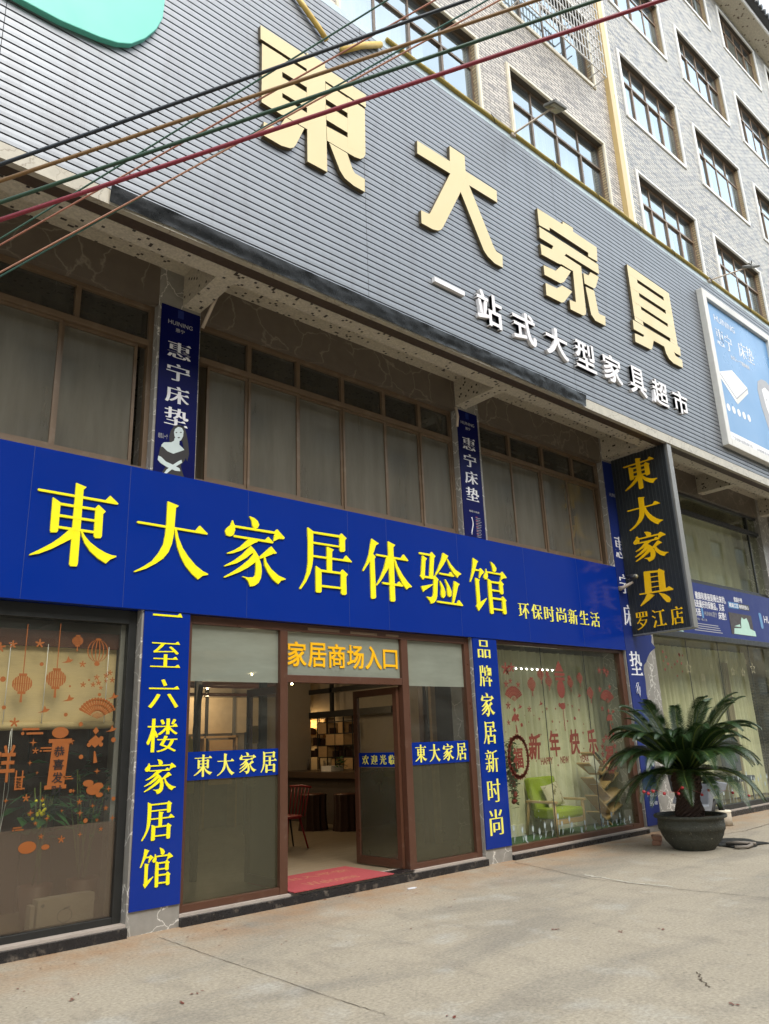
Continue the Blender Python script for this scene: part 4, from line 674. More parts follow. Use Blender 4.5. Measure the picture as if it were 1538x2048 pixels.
# blue strip board over the right hand shop window
st = thing('strip_board', 'blue strip board with white mattress slogans over the right hand shop window', 'shop sign', (16, 0, 3.38))
MB().box(12.98, 24, -.018, .10, 3.38, 4.425).build('panel', M_BLUE2, st)
y = -.022
text('健康和美丽是睡出来的，', (14.78, 16.10, 4.09, 4.25), y, M_WPRINT, st, 'lettering', BOLD); text('既是最好的保健品，买床', (14.66, 15.98, 3.92, 4.08), y, M_WPRINT, st, 'lettering', BOLD)
text('必选', (14.66, 14.92, 3.75, 3.91), y, M_WPRINT, st, 'lettering', BOLD); text('HUINING惠宁', (15.06, 15.60, 3.77, 3.88), y, M_GPRINT, st, 'lettering', REG); text('床垫！', (15.66, 16.0, 3.74, 3.90), y, M_WPRINT, st, 'lettering', BOLD)
MB().box(14.95, 15.02, y, -.0182, 3.72, 3.92).build('emblem', M_POSTER, st)
text('呵护每一晚之美', (14.6, 15.13, 3.66, 3.71), y, M_GPRINT, st, 'lettering', REG)
m = MB(); rnd = random.Random(5)
for k in range(4): m.box(14.55, 15.5+rnd.uniform(-.2, .25), y, -.0182, 3.585-.045*k, 3.60-.045*k)
m.build('fine_print', M_GPRINT, st)
text('健康护脊', (16.5, 16.90, 4.18, 4.29), y, M_WPRINT, st, 'lettering', HEI); MB().box(16.20, 16.68, y, -.0182, 4.03, 4.16).build('label_box', M_POSTER, st); MB().box(16.68, 17.2, y, -.0182, 4.03, 4.16).build('label_box', M_BLACKS, st)
text('精湛工艺', (16.23, 16.66, 4.05, 4.14), y-.003, M_WPRINT, st, 'lettering', BOLD); text('睡得更放心', (16.70, 17.16, 4.05, 4.14), y-.003, M_WPRINT, st, 'lettering', BOLD)
MB().box(16.14, 17.22, y, -.0182, 3.47, 3.93).build('picture_ground', pm('dark picture', (.05, .04, .04), .5), st)
M_JADE = pm('pale jade print', (.42, .62, .54), .5)
MB().prism([(16.25, 3.48), (17.30, 3.48), (17.28, 3.59), (17.0, 3.64), (16.3, 3.60)], y-.003, y-.0003).prism([(16.62, 3.62), (16.66, 3.78), (16.72, 3.86), (16.82, 3.82), (16.95, 3.86), (17.02, 3.76), (17.05, 3.63)], y-.005, y-.0033).prism([(16.3, 3.64), (16.58, 3.70), (16.6, 3.64)], y-.005, y-.0033).build('sleeper_picture', M_JADE, st)
MB().prism([(17.62, 4.0), (17.64, 4.03), (17.72, 4.03), (17.75, 4.0), (17.77, 3.72), (17.74, 3.68), (17.66, 3.68), (17.64, 3.72)], y, -.0182).build('emblem', M_POSTER, st)
text('HUINING', (17.86, 18.9, 3.82, 3.98), y, M_WPRINT, st, 'lettering', REG)
MB().prism([(13.55, 3.39), (14.1, 3.39), (14.05, 3.5), (13.75, 3.53)], y, -.0182).build('sleeper_picture', M_JADE, st)
# ------------------------------------------------------------------ upper storey windows between the pillars
def glazing(name, label, x0, x1, z0, z1, y, fmat, gm_low, gm_up, tz, low, up, double=(), opening=()):
    t = thing(name, label, 'window', ((x0+x1)/2, y, z0)); fw = .055
    MB().box(x0, x0+fw, y-.03, y+.06, z0, z1).box(x1-fw, x1, y-.03, y+.06, z0, z1).box(x0+fw, x1-fw, y-.03, y+.06, z1-fw, z1).box(x0+fw, x1-fw, y-.03, y+.06, z0, z0+fw).box(x0+fw, x1-fw, y-.045, y+.06, tz-.035, tz+.035).build('window_frame', fmat, t, .004)
    m = MB()
    for x in up: m.box(x-.028, x+.028, y-.025, y+.05, tz+.036, z1-fw-.001)
    m.build('transom_post', fmat, t)
    xs = [x0+fw]+list(low)+[x1-fw]
    for k in range(len(xs)-1):
        a, b = xs[k], xs[k+1]
        if k in opening: continue
        dy = .022*(k % 2); fm = MB(); s = .032
        fm.box(a, a+s, y-.02+dy, y+.012+dy, z0+fw+.001, tz-.036).box(b-s, b, y-.02+dy, y+.012+dy, z0+fw+.001, tz-.036).box(a+s, b-s, y-.02+dy, y+.012+dy, tz-.036-s, tz-.036).box(a+s, b-s, y-.02+dy, y+.012+dy, z0+fw+.001, z0+fw+s+.02)
        sa = fm.build('sash', fmat, t); MB().add([(a+s, y+dy, z0+.08), (b-s, y+dy, z0+.08), (b-s, y+dy, tz-.07), (a+s, y+dy, tz-.07)], [(0, 1, 2, 3)]).build('pane', gm_low, sa)
    us = [x0+fw]+list(up)+[x1-fw]
    for a, b in zip(us, us[1:]): MB().add([(a, y+.02, tz+.03), (b, y+.02, tz+.03), (b, y+.02, z1-.05), (a, y+.02, z1-.05)], [(0, 1, 2, 3)]).build('transom_pane', gm_up, t)
    return t
def curtain(name, label, x0, x1, y, z0, z1, mt, freq, amp, group=None, seed=0):
    rnd = random.Random(seed); ph = [rnd.uniform(0, 6) for _ in range(3)]; n = max(20, int((x1-x0)*freq*1.6))
    o = sheet(lambda u, v: (x0+(x1-x0)*u, y+amp*sin((x0+u*(x1-x0))*freq+ph[0]+.7*sin(u*9+ph[1]))*(.55+.45*(1-v))+amp*.4*sin(u*(x1-x0)*freq*2.3+ph[2]), z0+(z1-z0)*v), n, 6).build(name, mt)
    return setp(o, label, 'curtain', group)
Y2 = .13; up1 = [2.355, .9, -.3]
glazing('strip_window', 'bronze framed dusty window left of the left navy banner', -1.1, 3.22, 4.42, 6.41, Y2, M_BRONZE, M_GL2, M_GL2D, 5.94, [-.1, 1.05, 2.24, 3.06], [-.3, .95, 2.37], opening=(4,))
glazing('strip_window', 'long bronze framed dusty window between the two navy banners', 3.74, 8.06, 4.42, 6.41, Y2, M_BRONZE, M_GL2, M_GL2D, 5.94, [3.92, 4.47, 5.21, 5.93, 6.70, 7.37, 8.0], [4.47, 5.20, 5.93, 6.67, 7.37], opening=(0,))
glazing('strip_window', 'bronze framed dusty window between the right navy banner and the projecting sign', 8.52, 11.97, 4.42, 6.41, Y2, M_BRONZE, M_GL2, M_GL2D, 5.94, [9.45, 10.22, 10.97, 11.83], [9.42, 10.30, 11.17], opening=(4,))
glazing('strip_window', 'large green tinted upper window right of the projecting sign', 12.97, 24, 4.425, 6.41, .1, M_BLACKF, M_GLG, M_GLG, 6.0, [18.1, 18.9, 20.5, 22], [18.1, 20, 22])
curtain('curtain', 'beige curtain behind the dusty window left of the left navy banner', -1.1, 3.2, .62, 4.3, 6.4, M_CURTB, 17, .05, None, 1)
curtain('curtain', 'beige curtain behind the long window between the navy banners', 3.76, 8.04, .62, 4.3, 6.4, M_CURTB, 19, .05, None, 2)
curtain('curtain', 'striped beige curtain behind the dusty window next to the projecting sign', 8.54, 11.95, .55, 4.3, 6.4, M_CURTB, 23, .05, None, 3)
curtain('curtain', 'pale green curtain behind the large upper window right of the sign', 13.0, 23, .7, 4.3, 6.4, M_CURT, 12, .04, None, 4)
for k in range(4): setp(MB().tube([(8.65+k*.84, .42, 6.27), (9.25+k*.84, .42, 6.27)], .02, 8).build('tube_lamp', M_SIGNW), 'pale unlit tube lamp behind the upper panes, number %d from the right navy banner' % (k+1) if False else ['pale unlit tube lamp behind the upper pane nearest the right navy banner', 'pale unlit tube lamp second from the right navy banner', 'pale unlit tube lamp third from the right navy banner', 'pale unlit tube lamp nearest the projecting sign'][k], 'lamp', 'tube lamps behind the upper window')
# ------------------------------------------------------------------ stickers
def ell(cx, cz, rx, rz, n=16, a0=0): return [(cx+rx*cos(2*pi*i/n+a0), cz+rz*sin(2*pi*i/n+a0)) for i in range(n)]
def flower(cx, cz, r): return [(cx+r*(.62+.38*cos(5*2*pi*i/30))*cos(2*pi*i/30+.3), cz+r*(.62+.38*cos(5*2*pi*i/30))*sin(2*pi*i/30+.3)) for i in range(30)]
def fan(cx, cz, r, inner=.3): 
    A = [(cx+r*(1+.03*(i % 2))*cos(radians(155-130*i/16)), cz+r*(1+.03*(i % 2))*sin(radians(155-130*i/16))) for i in range(17)]
    return A+[(cx+r*inner*cos(radians(25+130*i/8)), cz+r*inner*sin(radians(25+130*i/8))) for i in range(9)]
def star4(cx, cz, r): return [(cx+(r if i % 2 == 0 else r*.25)*cos(pi*i/4), cz+(r if i % 2 == 0 else r*.25)*sin(pi*i/4)) for i in range(8)]
class Stick:
    def __init__(s, parent, y, mt): s.p = parent; s.y = y; s.m = mt
    def put(s, name, *polys):
        m = MB()
        for i, q in enumerate(polys): m.flat(q, s.y-.0006*i)
        return m.build(name, s.m, s.p)
    def lantern(s, cx, cz, r, cord=0):
        r *= .86; q = []
        for k in range(9):
            a0, a1 = -1+k*2/9+.025, -1+(k+1)*2/9-.025; A = [(cx+a*r, cz+.86*r*math.sqrt(max(0, 1-a*a))) for a in (a0, (a0+a1)/2, a1)]
            q.append(A+[(x_, 2*cz-z_) for x_, z_ in A[::-1]])
        q += [[(cx-r*.9, cz-.02*r), (cx+r*.9, cz-.02*r), (cx+r*.9, cz+.02*r), (cx-r*.9, cz+.02*r)], [(cx-r*.4, cz+r*.8), (cx+r*.4, cz+r*.8), (cx+r*.4, cz+r*1.05), (cx-r*.4, cz+r*1.05)], [(cx-r*.4, cz-r*1.05), (cx+r*.4, cz-r*1.05), (cx+r*.4, cz-r*.8), (cx-r*.4, cz-r*.8)], [(cx-r*.12, cz-r*1.9), (cx+r*.12, cz-r*1.9), (cx+r*.08, cz-r*1.05), (cx-r*.08, cz-r*1.05)]]
        if cord: q.append([(cx-.004, cz+r), (cx+.004, cz+r), (cx+.004, cz+r+cord), (cx-.004, cz+r+cord)])
        return s.put('lantern_sticker', *q)
    def ribs(s, cx, cz, r):
        q = []
        for k in (-1, -.6, -.2, .2, .6, 1):
            L = [(cx+k*r*cos(t*pi/16-pi/2)-.004, cz+r*1.1*sin(t*pi/16-pi/2)) for t in range(17)]; q.append(L+[(a+.009, b) for a, b in L[::-1]])
        q += [ell(cx, cz-r*1.3, r*.28, r*.22), ell(cx, cz+r*1.15, r*.3, r*.12)]
        return s.put('lantern_sticker', *q)
    def bird(s, cx, cz, r): return s.put('bird_sticker', [(cx-r, cz-r*.5), (cx-r*.2, cz-r*.2), (cx+r*.1, cz+r*.7), (cx+r*.35, cz+r*.15), (cx+r, cz+r*.1), (cx+r*.5, cz-r*.35), (cx-r*.1, cz-r*.45)])
    def fanknot(s, cx, cz, r, knot=True):
        r *= .92; wl = []; zc = cz-r*.35
        for k in range(15):
            t0, t1 = radians(25+130*k/15+.7), radians(25+130*(k+1)/15-.7); tm = (t0+t1)/2
            wl.append([(cx+r*.36*cos(t0), zc+r*.36*sin(t0)), (cx+r*.97*cos(t0), zc+r*.97*sin(t0)), (cx+r*1.02*cos(tm), zc+r*1.02*sin(tm)), (cx+r*.97*cos(t1), zc+r*.97*sin(t1)), (cx+r*.36*cos(t1), zc+r*.36*sin(t1))])
        arc = [radians(25+130*k/16) for k in range(17)]
        for q_ in (.42, .66, .9): wl.append([(cx+r*q_*cos(t_), zc+r*q_*sin(t_)) for t_ in arc]+[(cx+r*(q_+.05)*cos(t_), zc+r*(q_+.05)*sin(t_)) for t_ in arc[::-1]])
        s.put('fan_sticker', *wl, *[[(cx, cz-r*.35), (cx+r*.33*cos(radians(a-3)), cz-r*.35+r*.31*sin(radians(a-3))), (cx+r*.33*cos(radians(a+3)), cz-r*.35+r*.31*sin(radians(a+3)))] for a in range(30, 155, 12)])
        if knot:
            z = cz-r*.95; d = r*.30
            s.put('knot_sticker', [(cx, z+d*.8), (cx+d*.5, z+d*.2), (cx, z-d*.4), (cx-d*.5, z+d*.2)], [(cx-d*1.1, z-d*1.4), (cx, z-d*.45), (cx+d*1.1, z-d*1.4), (cx, z-d*2.4)], ell(cx+d*.95, z-d*1.0, d*.35, d*.35), ell(cx+d*.95, z-d*1.9, d*.35, d*.35), ell(cx-d*.95, z-d*1.9, d*.35, d*.35), [(cx-d*.12, z-d*2.9), (cx+d*.12, z-d*2.9), (cx+d*.55, z-d*4.6), (cx-d*.1, z-d*4.7)])
    def cloud(s, cx, cz, r): return s.put('cloud_sticker', [(cx-r, cz), (cx+r*.6, cz), (cx+r*.6, cz+r*.22), (cx-r, cz+r*.22)], [(cx-r*.6, cz-r*.42), (cx+r, cz-r*.42), (cx+r, cz-r*.2), (cx-r*.6, cz-r*.2)], ell(cx-r*.95, cz-r*.3, r*.16, r*.16))
    def dot(s, cx, cz, r, kind=0): return s.put('blossom_sticker', flower(cx, cz, r) if kind == 0 else (star4(cx, cz, r) if kind == 1 else ell(cx, cz, r*.8, r*.8)))
# ------------------------------------------------------------------ left shop window
Yg = .15
b0 = thing('shop_window', 'black framed left shop window with orange festive stickers and frosted lower pane', 'shop window', (1.2, Yg, .1))
MB().box(3.135, 3.215, .10, .22, .105, 2.93).box(-1.1, 3.135, .10, .22, .105, .165).box(-1.1, 3.135, .09, .24, 2.80, 2.934).build('frame', M_BLACKF, b0, .004)
MB().box(3.09, 3.134, .175, .20, .17, 2.80).build('side_strip', M_ALU, b0)
MB().add([(-1.1, Yg, .165), (3.135, Yg, .165), (3.135, Yg, 2.80), (-1.1, Yg, 2.80)], [(0, 1, 2, 3)]).build('pane', M_GLC, b0)
MB().add([(-1.1, Yg-.003, .166), (3.134, Yg-.003, .166), (3.134, Yg-.003, .972), (-1.1, Yg-.003, .972)], [(0, 1, 2, 3)]).build('frosted_film', M_GLFB, b0)
S = Stick(b0, Yg-.0065, M_DECO); zz = lambda a, b: P(a/5.4929, 1200+b/5.4929, Yg); z8 = lambda a, b: P(a/4.55, 1450+b/4.55, Yg)
S.lantern(*zz(240, 920), .10, .45); S.lantern(*zz(612, 865), .105, .42); S.lantern(*zz(850, 450), .06); S.ribs(*zz(1070, 560), .095)
for a, b, r in ((435, 478, .045), (140, 487, .04), (155, 1345, .045), (905, 705, .035), (455, 705, .022), (720, 1260, .022), (885, 1365, .025), (765, 948, .012), (30, 870, .03), (40, 1180, .022), (975, 880, .012), (1090, 1040, .02), (0, 520, .05)): S.dot(*zz(a, b), r, 0 if r > .03 else 2)
for a, b in ((740, 660), (750, 1080), (480, 1205), (1240, 1055), (1220, 1415)): S.bird(*zz(a, b), .055)
S.fanknot(*zz(1065, 1225), .215)
for a, b, r in ((1060, 850, .03), (1165, 830, .03), (1205, 800, .03), (1020, 930, .028), (1080, 910, .03), (910, 930, .03), (1105, 965, .022), (1230, 880, .03), (1160, 890, .02)): S.dot(*zz(a, b), r)
S.cloud(*zz(360, 1430), .09); S.cloud(*z8(430, 215), .06); S.cloud(*z8(620, 475), .045); S.cloud(*z8(165, 940), .045)
# hanging scroll sticker
x0, z1 = z8(455, 165); x1, z0 = z8(590, 555)
S.put('scroll_sticker', [(x0, z0), (x1-.01, z0), (x1+.01, z1), (x0+.02, z1)], [(x0-.015, z1), (x1+.03, z1), (x1+.03, z1+.035), (x0-.015, z1+.035)], [(x0-.02, z0-.02), (x1+.01, z0-.02), (x1+.01, z0+.015), (x0-.02, z0+.015)], ell((x0+x1)/2, z1+.09, .075, .05))
for i, ch in enumerate('恭喜发财'): cx = (x0+x1)/2+.005; zc = z1-.075-.112*i; text(ch, (cx-.047, cx+.047, zc-.045, zc+.045), Yg-.0115, M_BLKT, b0, 'sticker_character', HEI)
cx, cz = z8(60, 345); text('祥', (cx-.13, cx+.07, cz-.16, cz+.15), Yg-.008, M_DECO, b0, 'sticker_character', BOLD)
S.put('seal_sticker', *[[(a, b), (a+w, b), (a+w, b+h), (a, b+h)] for (a, b), w, h in ((z8(130, 590), .085, .012), (z8(130, 485), .085, .012), (z8(125, 590), .012, .16), (z8(183, 590), .012, .16))]); cx, cz = z8(158, 540); text('吉祥', (cx-.03, cx+.03, cz-.05, cz+.05), Yg-.008, M_DECO, b0, 'sticker_character', REG)
S.put('ingot_sticker', *[ell(*z8(845, 590), .065, .045), ell(*z8(800, 530), .05, .03), ell(*z8(890, 555), .05, .03), ell(*z8(900, 635), .035, .022)])
rnd = random.Random(11)
for a, b in ((735, 290), (50, 690), (640, 600), (985, 580), (560, 780), (320, 895), (1030, 135), (300, 160), (320, 235), (335, 435), (235, 665), (275, 800), (385, 675), (425, 850), (720, 700), (840, 735), (960, 755), (1020, 845), (725, 800), (880, 865), (725, 995), (370, 1015), (555, 1040), (915, 945), (775, 870), (270, 345), (880, 420), (665, 600), (1030, 670), (645, 150)): S.dot(*z8(a, b), rnd.uniform(.016, .038), rnd.choice([0, 1, 1, 2]))
S.put('fish_sticker', ell(*z8(245, 1115), .075, .05), ell(*z8(410, 1110), .035, .022))
# things behind the left window
bl = thing('roller_blind', 'tan roller blind with a wooden valance half lowered behind the left shop window', 'blind', (1.2, .30, 1.84))
MB().box(-1.1, 3.1, .28, .29, 1.84, 2.70).build('fabric', M_BLIND, bl); MB().tube([(-1.1, .275, 1.84), (3.1, .275, 1.84)], .035, 12).build('rolled_hem', M_BLIND, bl); MB().box(-1.1, 3.1, .235, .30, 2.56, 2.71).build('valance', M_WOODR, bl)
m = MB()
for x in (2.09, 3.0, 2.42): m.tube([(x, .232, 2.58), (x, .24, 1.86)], .004, 5)
m.tube([(2.16, .23, 1.8), (2.15, .23, .95), (2.19, .23, 1.3), (2.17, .23, 1.82)], .004, 5); m.build('cord', M_SIGNW, bl)
cb = thing('wooden_cabinet', 'dark red brown wooden cabinet behind the plants in the left window', 'cabinet', (2.5, 1.5, .1))
m = MB()
for k in range(16): m.box(-1+k*.31, -1+k*.31+.295, 1.45+.01*(k % 2), 1.6, .1, 2.6)
m.build('door_panel', M_WOODR, cb); MB().box(-1.1, 4.0, 1.40, 1.449, 1.30, 1.37).box(-1.1, 4.0, 1.40, 1.449, 2.1, 2.2).build('rail', M_WOODR, cb)
MB().box(3.55, 3.70, .46, 4.5, .1, 3.32).build('partition_wall', M_WALLI, bld)
def leafy(m, c, spread, n, ln, wd, rnd, droop=.4):
    for _ in range(n):
        p = Vector(c)+Vector((rnd.gauss(0, spread[0]), rnd.gauss(0, spread[1]), rnd.gauss(0, spread[2]))); a = rnd.uniform(0, 2*pi); l = ln*rnd.uniform(.6, 1.2); w = wd*rnd.uniform(.7, 1.2); up = rnd.uniform(-droop, .5)
        d = Vector((cos(a), sin(a), up)).normalized(); s = Vector((-sin(a), cos(a), rnd.uniform(-.5, .5)))*w; e = p+d*l+Vector((0, 0, -droop*l*.5))
        mid = p+d*l*.5; k = Vector((0, 0, -.15*w)); m.add([p, mid+s+k, e, mid-s+k, mid], [(0, 4, 1), (1, 4, 2), (0, 3, 4), (3, 2, 4)])
rnd = random.Random(21)
for nm, lab, c, sp, n, ln, wd in (('potted_plant', 'broad leaved orchid with yellow flowers behind the scroll sticker', (2.62, .62, 1.15), (.09, .1, .17), 42, .30, .045), ('potted_plant', 'small leaved green plant at the right end of the left window', (3.05, .62, 1.18), (.11, .1, .15), 150, .085, .03)):
    t = thing(nm, lab, 'plant', (c[0], c[1], .1)); m = MB(); leafy(m, c, sp, n, ln, wd, rnd); m.build('leaves', M_LEAF, t)
    m = MB()
    for k in range(7): m.tube([(c[0]+rnd.uniform(-.05, .05), c[1], .45), (c[0]+rnd.gauss(0, sp[0]), c[1]+rnd.gauss(0, .05), c[2]+rnd.uniform(-.1, .25))], .007, 5)
    m.build('stem', M_RACH, t); MB().lathe([(.10, .1), (.15, .45), (.14, .45), (.12, .40), (.001, .40)], (c[0], c[1], 0), 20).build('pot', M_WOODR, t)
    if wd > .04:
        m = MB()
        for k in range(16): m.ball((c[0]-.06+rnd.gauss(0, .04), c[1]-.1, c[2]-.05+rnd.gauss(0, .07)), .016, 6)
        m.build('flower', M_YEL, t)
x0, z1 = P(325/4.55, 1450+1580/4.55, .42); x1, z0 = P(805/4.55, 1450+1770/4.55, .42)
bx = thing('white_box', 'white cardboard box with a teapot drawing behind the frosted left window', 'box', (x0, .42, .1)); MB().box(x0, x1+.02, .36, .50, .103, z1-.01).build('carton', M_SIGNW, bx, .004); MB().box(x0-.055, x0-.02, .36, .48, .103, z1-.05).build('lid', M_SIGNW, bx)
cx = (x0+x1)/2; m = MB()
ring = [(cx+.065*cos(a*pi/12), .3595, .20+.055*sin(a*pi/12)) for a in range(25)]; m.tube(ring, .004, 5); m.tube([(cx-.01, .3595, .255), (cx+.04, .3595, .27)], .008, 5); m.build('teapot_print', M_GPRINT, bx); MB().prism(ell(x0+.045, z1-.06, .016, .016), .3585, .3598).build('round_mark', M_GPRINT, bx)
# ------------------------------------------------------------------ entrance
ye = .10
en = thing('shop_entrance', 'brown aluminium glazed entrance with open doors, side panes and blue name stickers', 'entrance', (5.9, ye, .1))
f = lambda *b: MB().box(*b)
m = MB().box(3.742, 3.80, .05, .15, .10, 2.934).box(7.95, 8.048, .05, .15, .088, 2.934).box(3.80, 7.95, .05, .15, 2.845, 2.934).box(4.90, 5.0, .05, .15, .095, 2.845).box(6.76, 6.872, .05, .15, .09, 2.845).box(3.80, 4.90, .055, .145, .10, .168).box(6.872, 7.95, .055, .145, .092, .162).box(5.0, 6.76, .055, .145, 2.265, 2.35)
m.build('frame', M_BROWN, en, .004)
MB().box(5.28, 5.75, .046, .05, 2.87, 2.90).box(5.92, 6.35, .046, .05, 2.865, 2.895).box(6.5, 6.72, .046, .05, 2.87, 2.895).build('cover_strip', M_BROWNL, en)
def pane(x0, x1, z0, z1, mt, nm='pane', y=ye, par=None): return MB().add([(x0, y, z0), (x1, y, z0), (x1, y, z1), (x0, y, z1)], [(0, 1, 2, 3)]).build(nm, mt, par or en)
for a, b, i in ((3.80, 4.90, 0), (6.872, 7.95, 1)):
    pane(a, b, .165, 1.285, M_GLF, 'frosted_pane'); pane(a, b, 1.555, 2.26, M_GLC); pane(a, b, 2.26, 2.845, M_GLP, 'frosted_pane')
    s = MB().box(a+.002, b-.002+(.012 if i else 0), ye-.012, ye-.004, 1.284, 1.557).build('name_sticker', M_BLUE, en)
    for k, ch in enumerate('東大家居'):
        x = a+.09+k*.262 if i == 0 else a+.085+k*.25
        w = .20 if i == 0 else .195; traced(BOARD[ch], (x, x+w, 1.312, 1.528), ye-.0165, M_YELS, s, 'character', .004, fat=.002)
tp = pane(5.0, 6.76, 2.35, 2.845, M_GLP, 'transom_pane')
for k, ch in enumerate('家居商场入口'): x = 5.022+k*.291; text(ch, (x, x+(.265 if k < 5 else .245), 2.45+(.015 if k == 5 else 0), 2.735-(.03 if k == 5 else 0)), ye-.012, M_ORANGE, tp, 'character', BOLD, .01)
# door leaves, both swung inward
def leaf(hx, hy, ang, label, sgn):
    d = setp(bpy.data.objects.new('door', None), label); COL.objects.link(d); d.parent = en
    w, h, z0 = .855, 2.13, .115; s = .075; m = MB()
    m.box(0, s, -.022, .022, z0, z0+h).box(w-s, w, -.022, .022, z0, z0+h).box(s, w-s, -.022, .022, z0+h-.085, z0+h).box(s, w-s, -.022, .022, z0, z0+.095)
    d.location = (0, 0, 0); parts = []
    parts.append((m, 'leaf_frame', M_BROWN)); parts.append((MB().add([(s, .002, z0+.095), (w-s, .002, z0+.095), (w-s, .002, z0+h-.085), (s, .002, z0+h-.085)], [(0, 1, 2, 3)]), 'pane', M_GLC))
    parts.append((MB().add([(s, -.004, z0+.095), (w-s, -.004, z0+.095), (w-s, -.004, 1.26), (s, -.004, 1.26)], [(0, 1, 2, 3)]), 'frosted_film', M_GLF))
    parts.append((MB().tube([(w-.03, -.05, .62), (w-.03, -.05, 1.75)], .014, 8).bar((w-.03, -.05, .75), (w-.03, -.02, .75), .016).bar((w-.03, -.05, 1.62), (w-.03, -.02, 1.62), .016), 'handle', M_ALU))
    M = Matrix.Translation((hx, hy, 0)) @ Matrix.Rotation(ang, 4, 'Z') @ Matrix.Scale(sgn, 4, (0, 1, 0)); out = []
    for q, nm, mt in parts:
        q.v = [tuple(M @ Vector(v)) for v in q.v]
        out.append(q.build(nm, mt, d))
    return d, M
dl, Ml = leaf(5.03, .13, radians(88), 'left door leaf swung fully inward', -1)
dr, Mr = leaf(6.73, .13, radians(91), 'right door leaf swung inward with a blue welcome sticker', 1)
# welcome sticker on the right leaf, facing the doorway
stx = 6.73-.012
o = MB().box(stx-.006, stx-.002+.012-.004, .205, .915, 1.275, 1.45); o.build('welcome_sticker', M_BLUE, dr)
for k, ch in enumerate('欢迎光临'): text(ch, (-.84+k*.175, -.84+k*.175+.125, 1.305, 1.42), stx-.009, M_YELS, dr, 'character', SONG, .003, 'x')
# red mat at the doorway
mt_ = thing('door_mat', 'worn red welcome mat lying in the open doorway', 'door mat', (5.7, .4, .11))
MB().box(5.02, 6.42, -.035, .88, .1085, .118).build('carpet', M_MAT, mt_)
M_MATT = pm('faded gold thread', (.42, .16, .09), .95)
me = text('Welcome', (5.35, 6.05, .10, .30), 0, M_MATT, mt_, 'lettering', REG, .001)
for v in me.data.vertices: v.co = (v.co.x, v.co.z+.11+.02-.4, .0092-(v.co.y+.4))
me = text('出入平安', (5.35, 6.25, .52, .68), 0, M_MATT, mt_, 'lettering', REG, .001)
for v in me.data.vertices: v.co = (v.co.x, v.co.z+.11+.02-.4, .0092-(v.co.y+.4))
# ------------------------------------------------------------------ inside the shop
MB().box(10.62, 10.75, 1.2, 8, .1, 3.32).build('partition_wall', M_WALLI, bld)
MB().box(8.55, 10.61, 1.55, 1.65, .1, 3.32).build('partition_wall', M_WOODR, bld)
ct = thing('bar_counter', 'grey stone bar counter with a dark top inside the shop', 'counter', (9.85, 5.5, .1))
MB().box(9.5, 10.1, 4.2, 7.6, .101, .94).build('body', M_COUNT, ct); MB().box(9.38, 10.2, 4.1, 7.7, .94, 1.05).build('counter_top', pm('counter top', (.07, .045, .03), .35), ct)
sh = thing('wall_shelf', 'black framed wall shelf with wooden cubes behind the bar counter', 'shelf', (10.5, 6.0, 1.0))
m = MB()
for y in (5.45, 5.75, 6.05, 6.32, 6.6, 6.66, 7.05, 7.5): m.box(10.28, 10.30, y, y+.02, 1.05, 2.12)
for z in (1.28, 1.52, 1.76, 2.0): m.box(10.282, 10.30, 5.4, 6.66, z, z+.02)
m.box(10.25, 10.32, 4.2, 7.9, 2.11, 2.24).box(10.25, 10.32, 7.02, 7.1, 1.05, 3.0).box(10.25, 10.32, 6.1, 6.17, 2.24, 3.0).box(10.25, 10.32, 4.2, 7.9, 2.62, 2.72)
m.build('frame', M_BLACKF, sh)
for y, z, w, h in ((6.35, 1.78, .28, .22), (6.05, 1.54, .30, .22), (5.75, 1.54, .27, .22), (6.32, 1.30, .30, .22), (5.46, 1.06, .28, .22), (5.78, 1.78, .14, .22), (6.06, 1.06, .1, .2)): MB().box(10.27, 10.6, y, y+w, z, z+h).build('cube_box', M_WOOD, sh)
rnd = random.Random(8); m = MB()
for k in range(26): y = rnd.uniform(5.5, 7.5); z = rnd.choice([1.30, 1.54, 1.78]); m.box(10.34, 10.5, y, y+.03, z, z+rnd.uniform(.1, .18))
m.build('books', M_BARK, sh)
for k, y in enumerate((7.2, 7.35, 6.9, 7.0)): setp(MB().lathe([(.03, 0), (.032, .12), (.012, .17), (.012, .21)], (10.2, y, 1.22 if False else 1.05), 10, True).build('bottle', [M_RED, M_GLC, M_COUNT, M_BARK][k]), ['red bottle on the bar counter under the gilt picture', 'clear bottle on the bar counter under the gilt picture', 'grey bottle on the bar counter near the shelf', 'dark brown bottle on the bar counter near the shelf'][k], 'bottle')
gp = thing('gilt_picture', 'gilt relief picture lit by a warm lamp behind the bar counter', 'picture', (10.5, 7.2, 1.8))
MB().box(10.52, 10.60, 6.72, 7.88, 1.76, 2.10).build('relief', M_PAINTG, gp); MB().box(10.45, 10.52, 6.68, 7.9, 1.70, 1.76).build('ledge', M_WOOD, gp); MB().ball((10.28, 7.42, 2.06), .03, 10).build('bulb', M_BULB, gp)
def lamp(loc, w, col, r=.05):
    l = bpy.data.lights.new('lamp_light', 'POINT'); l.energy = w; l.color = col; l.shadow_soft_size = r; o = bpy.data.objects.new('lamp_light', l); COL.objects.link(o); o.location = loc; return o
lamp((10.2, 7.42, 2.0), 10, (1, .62, .25))
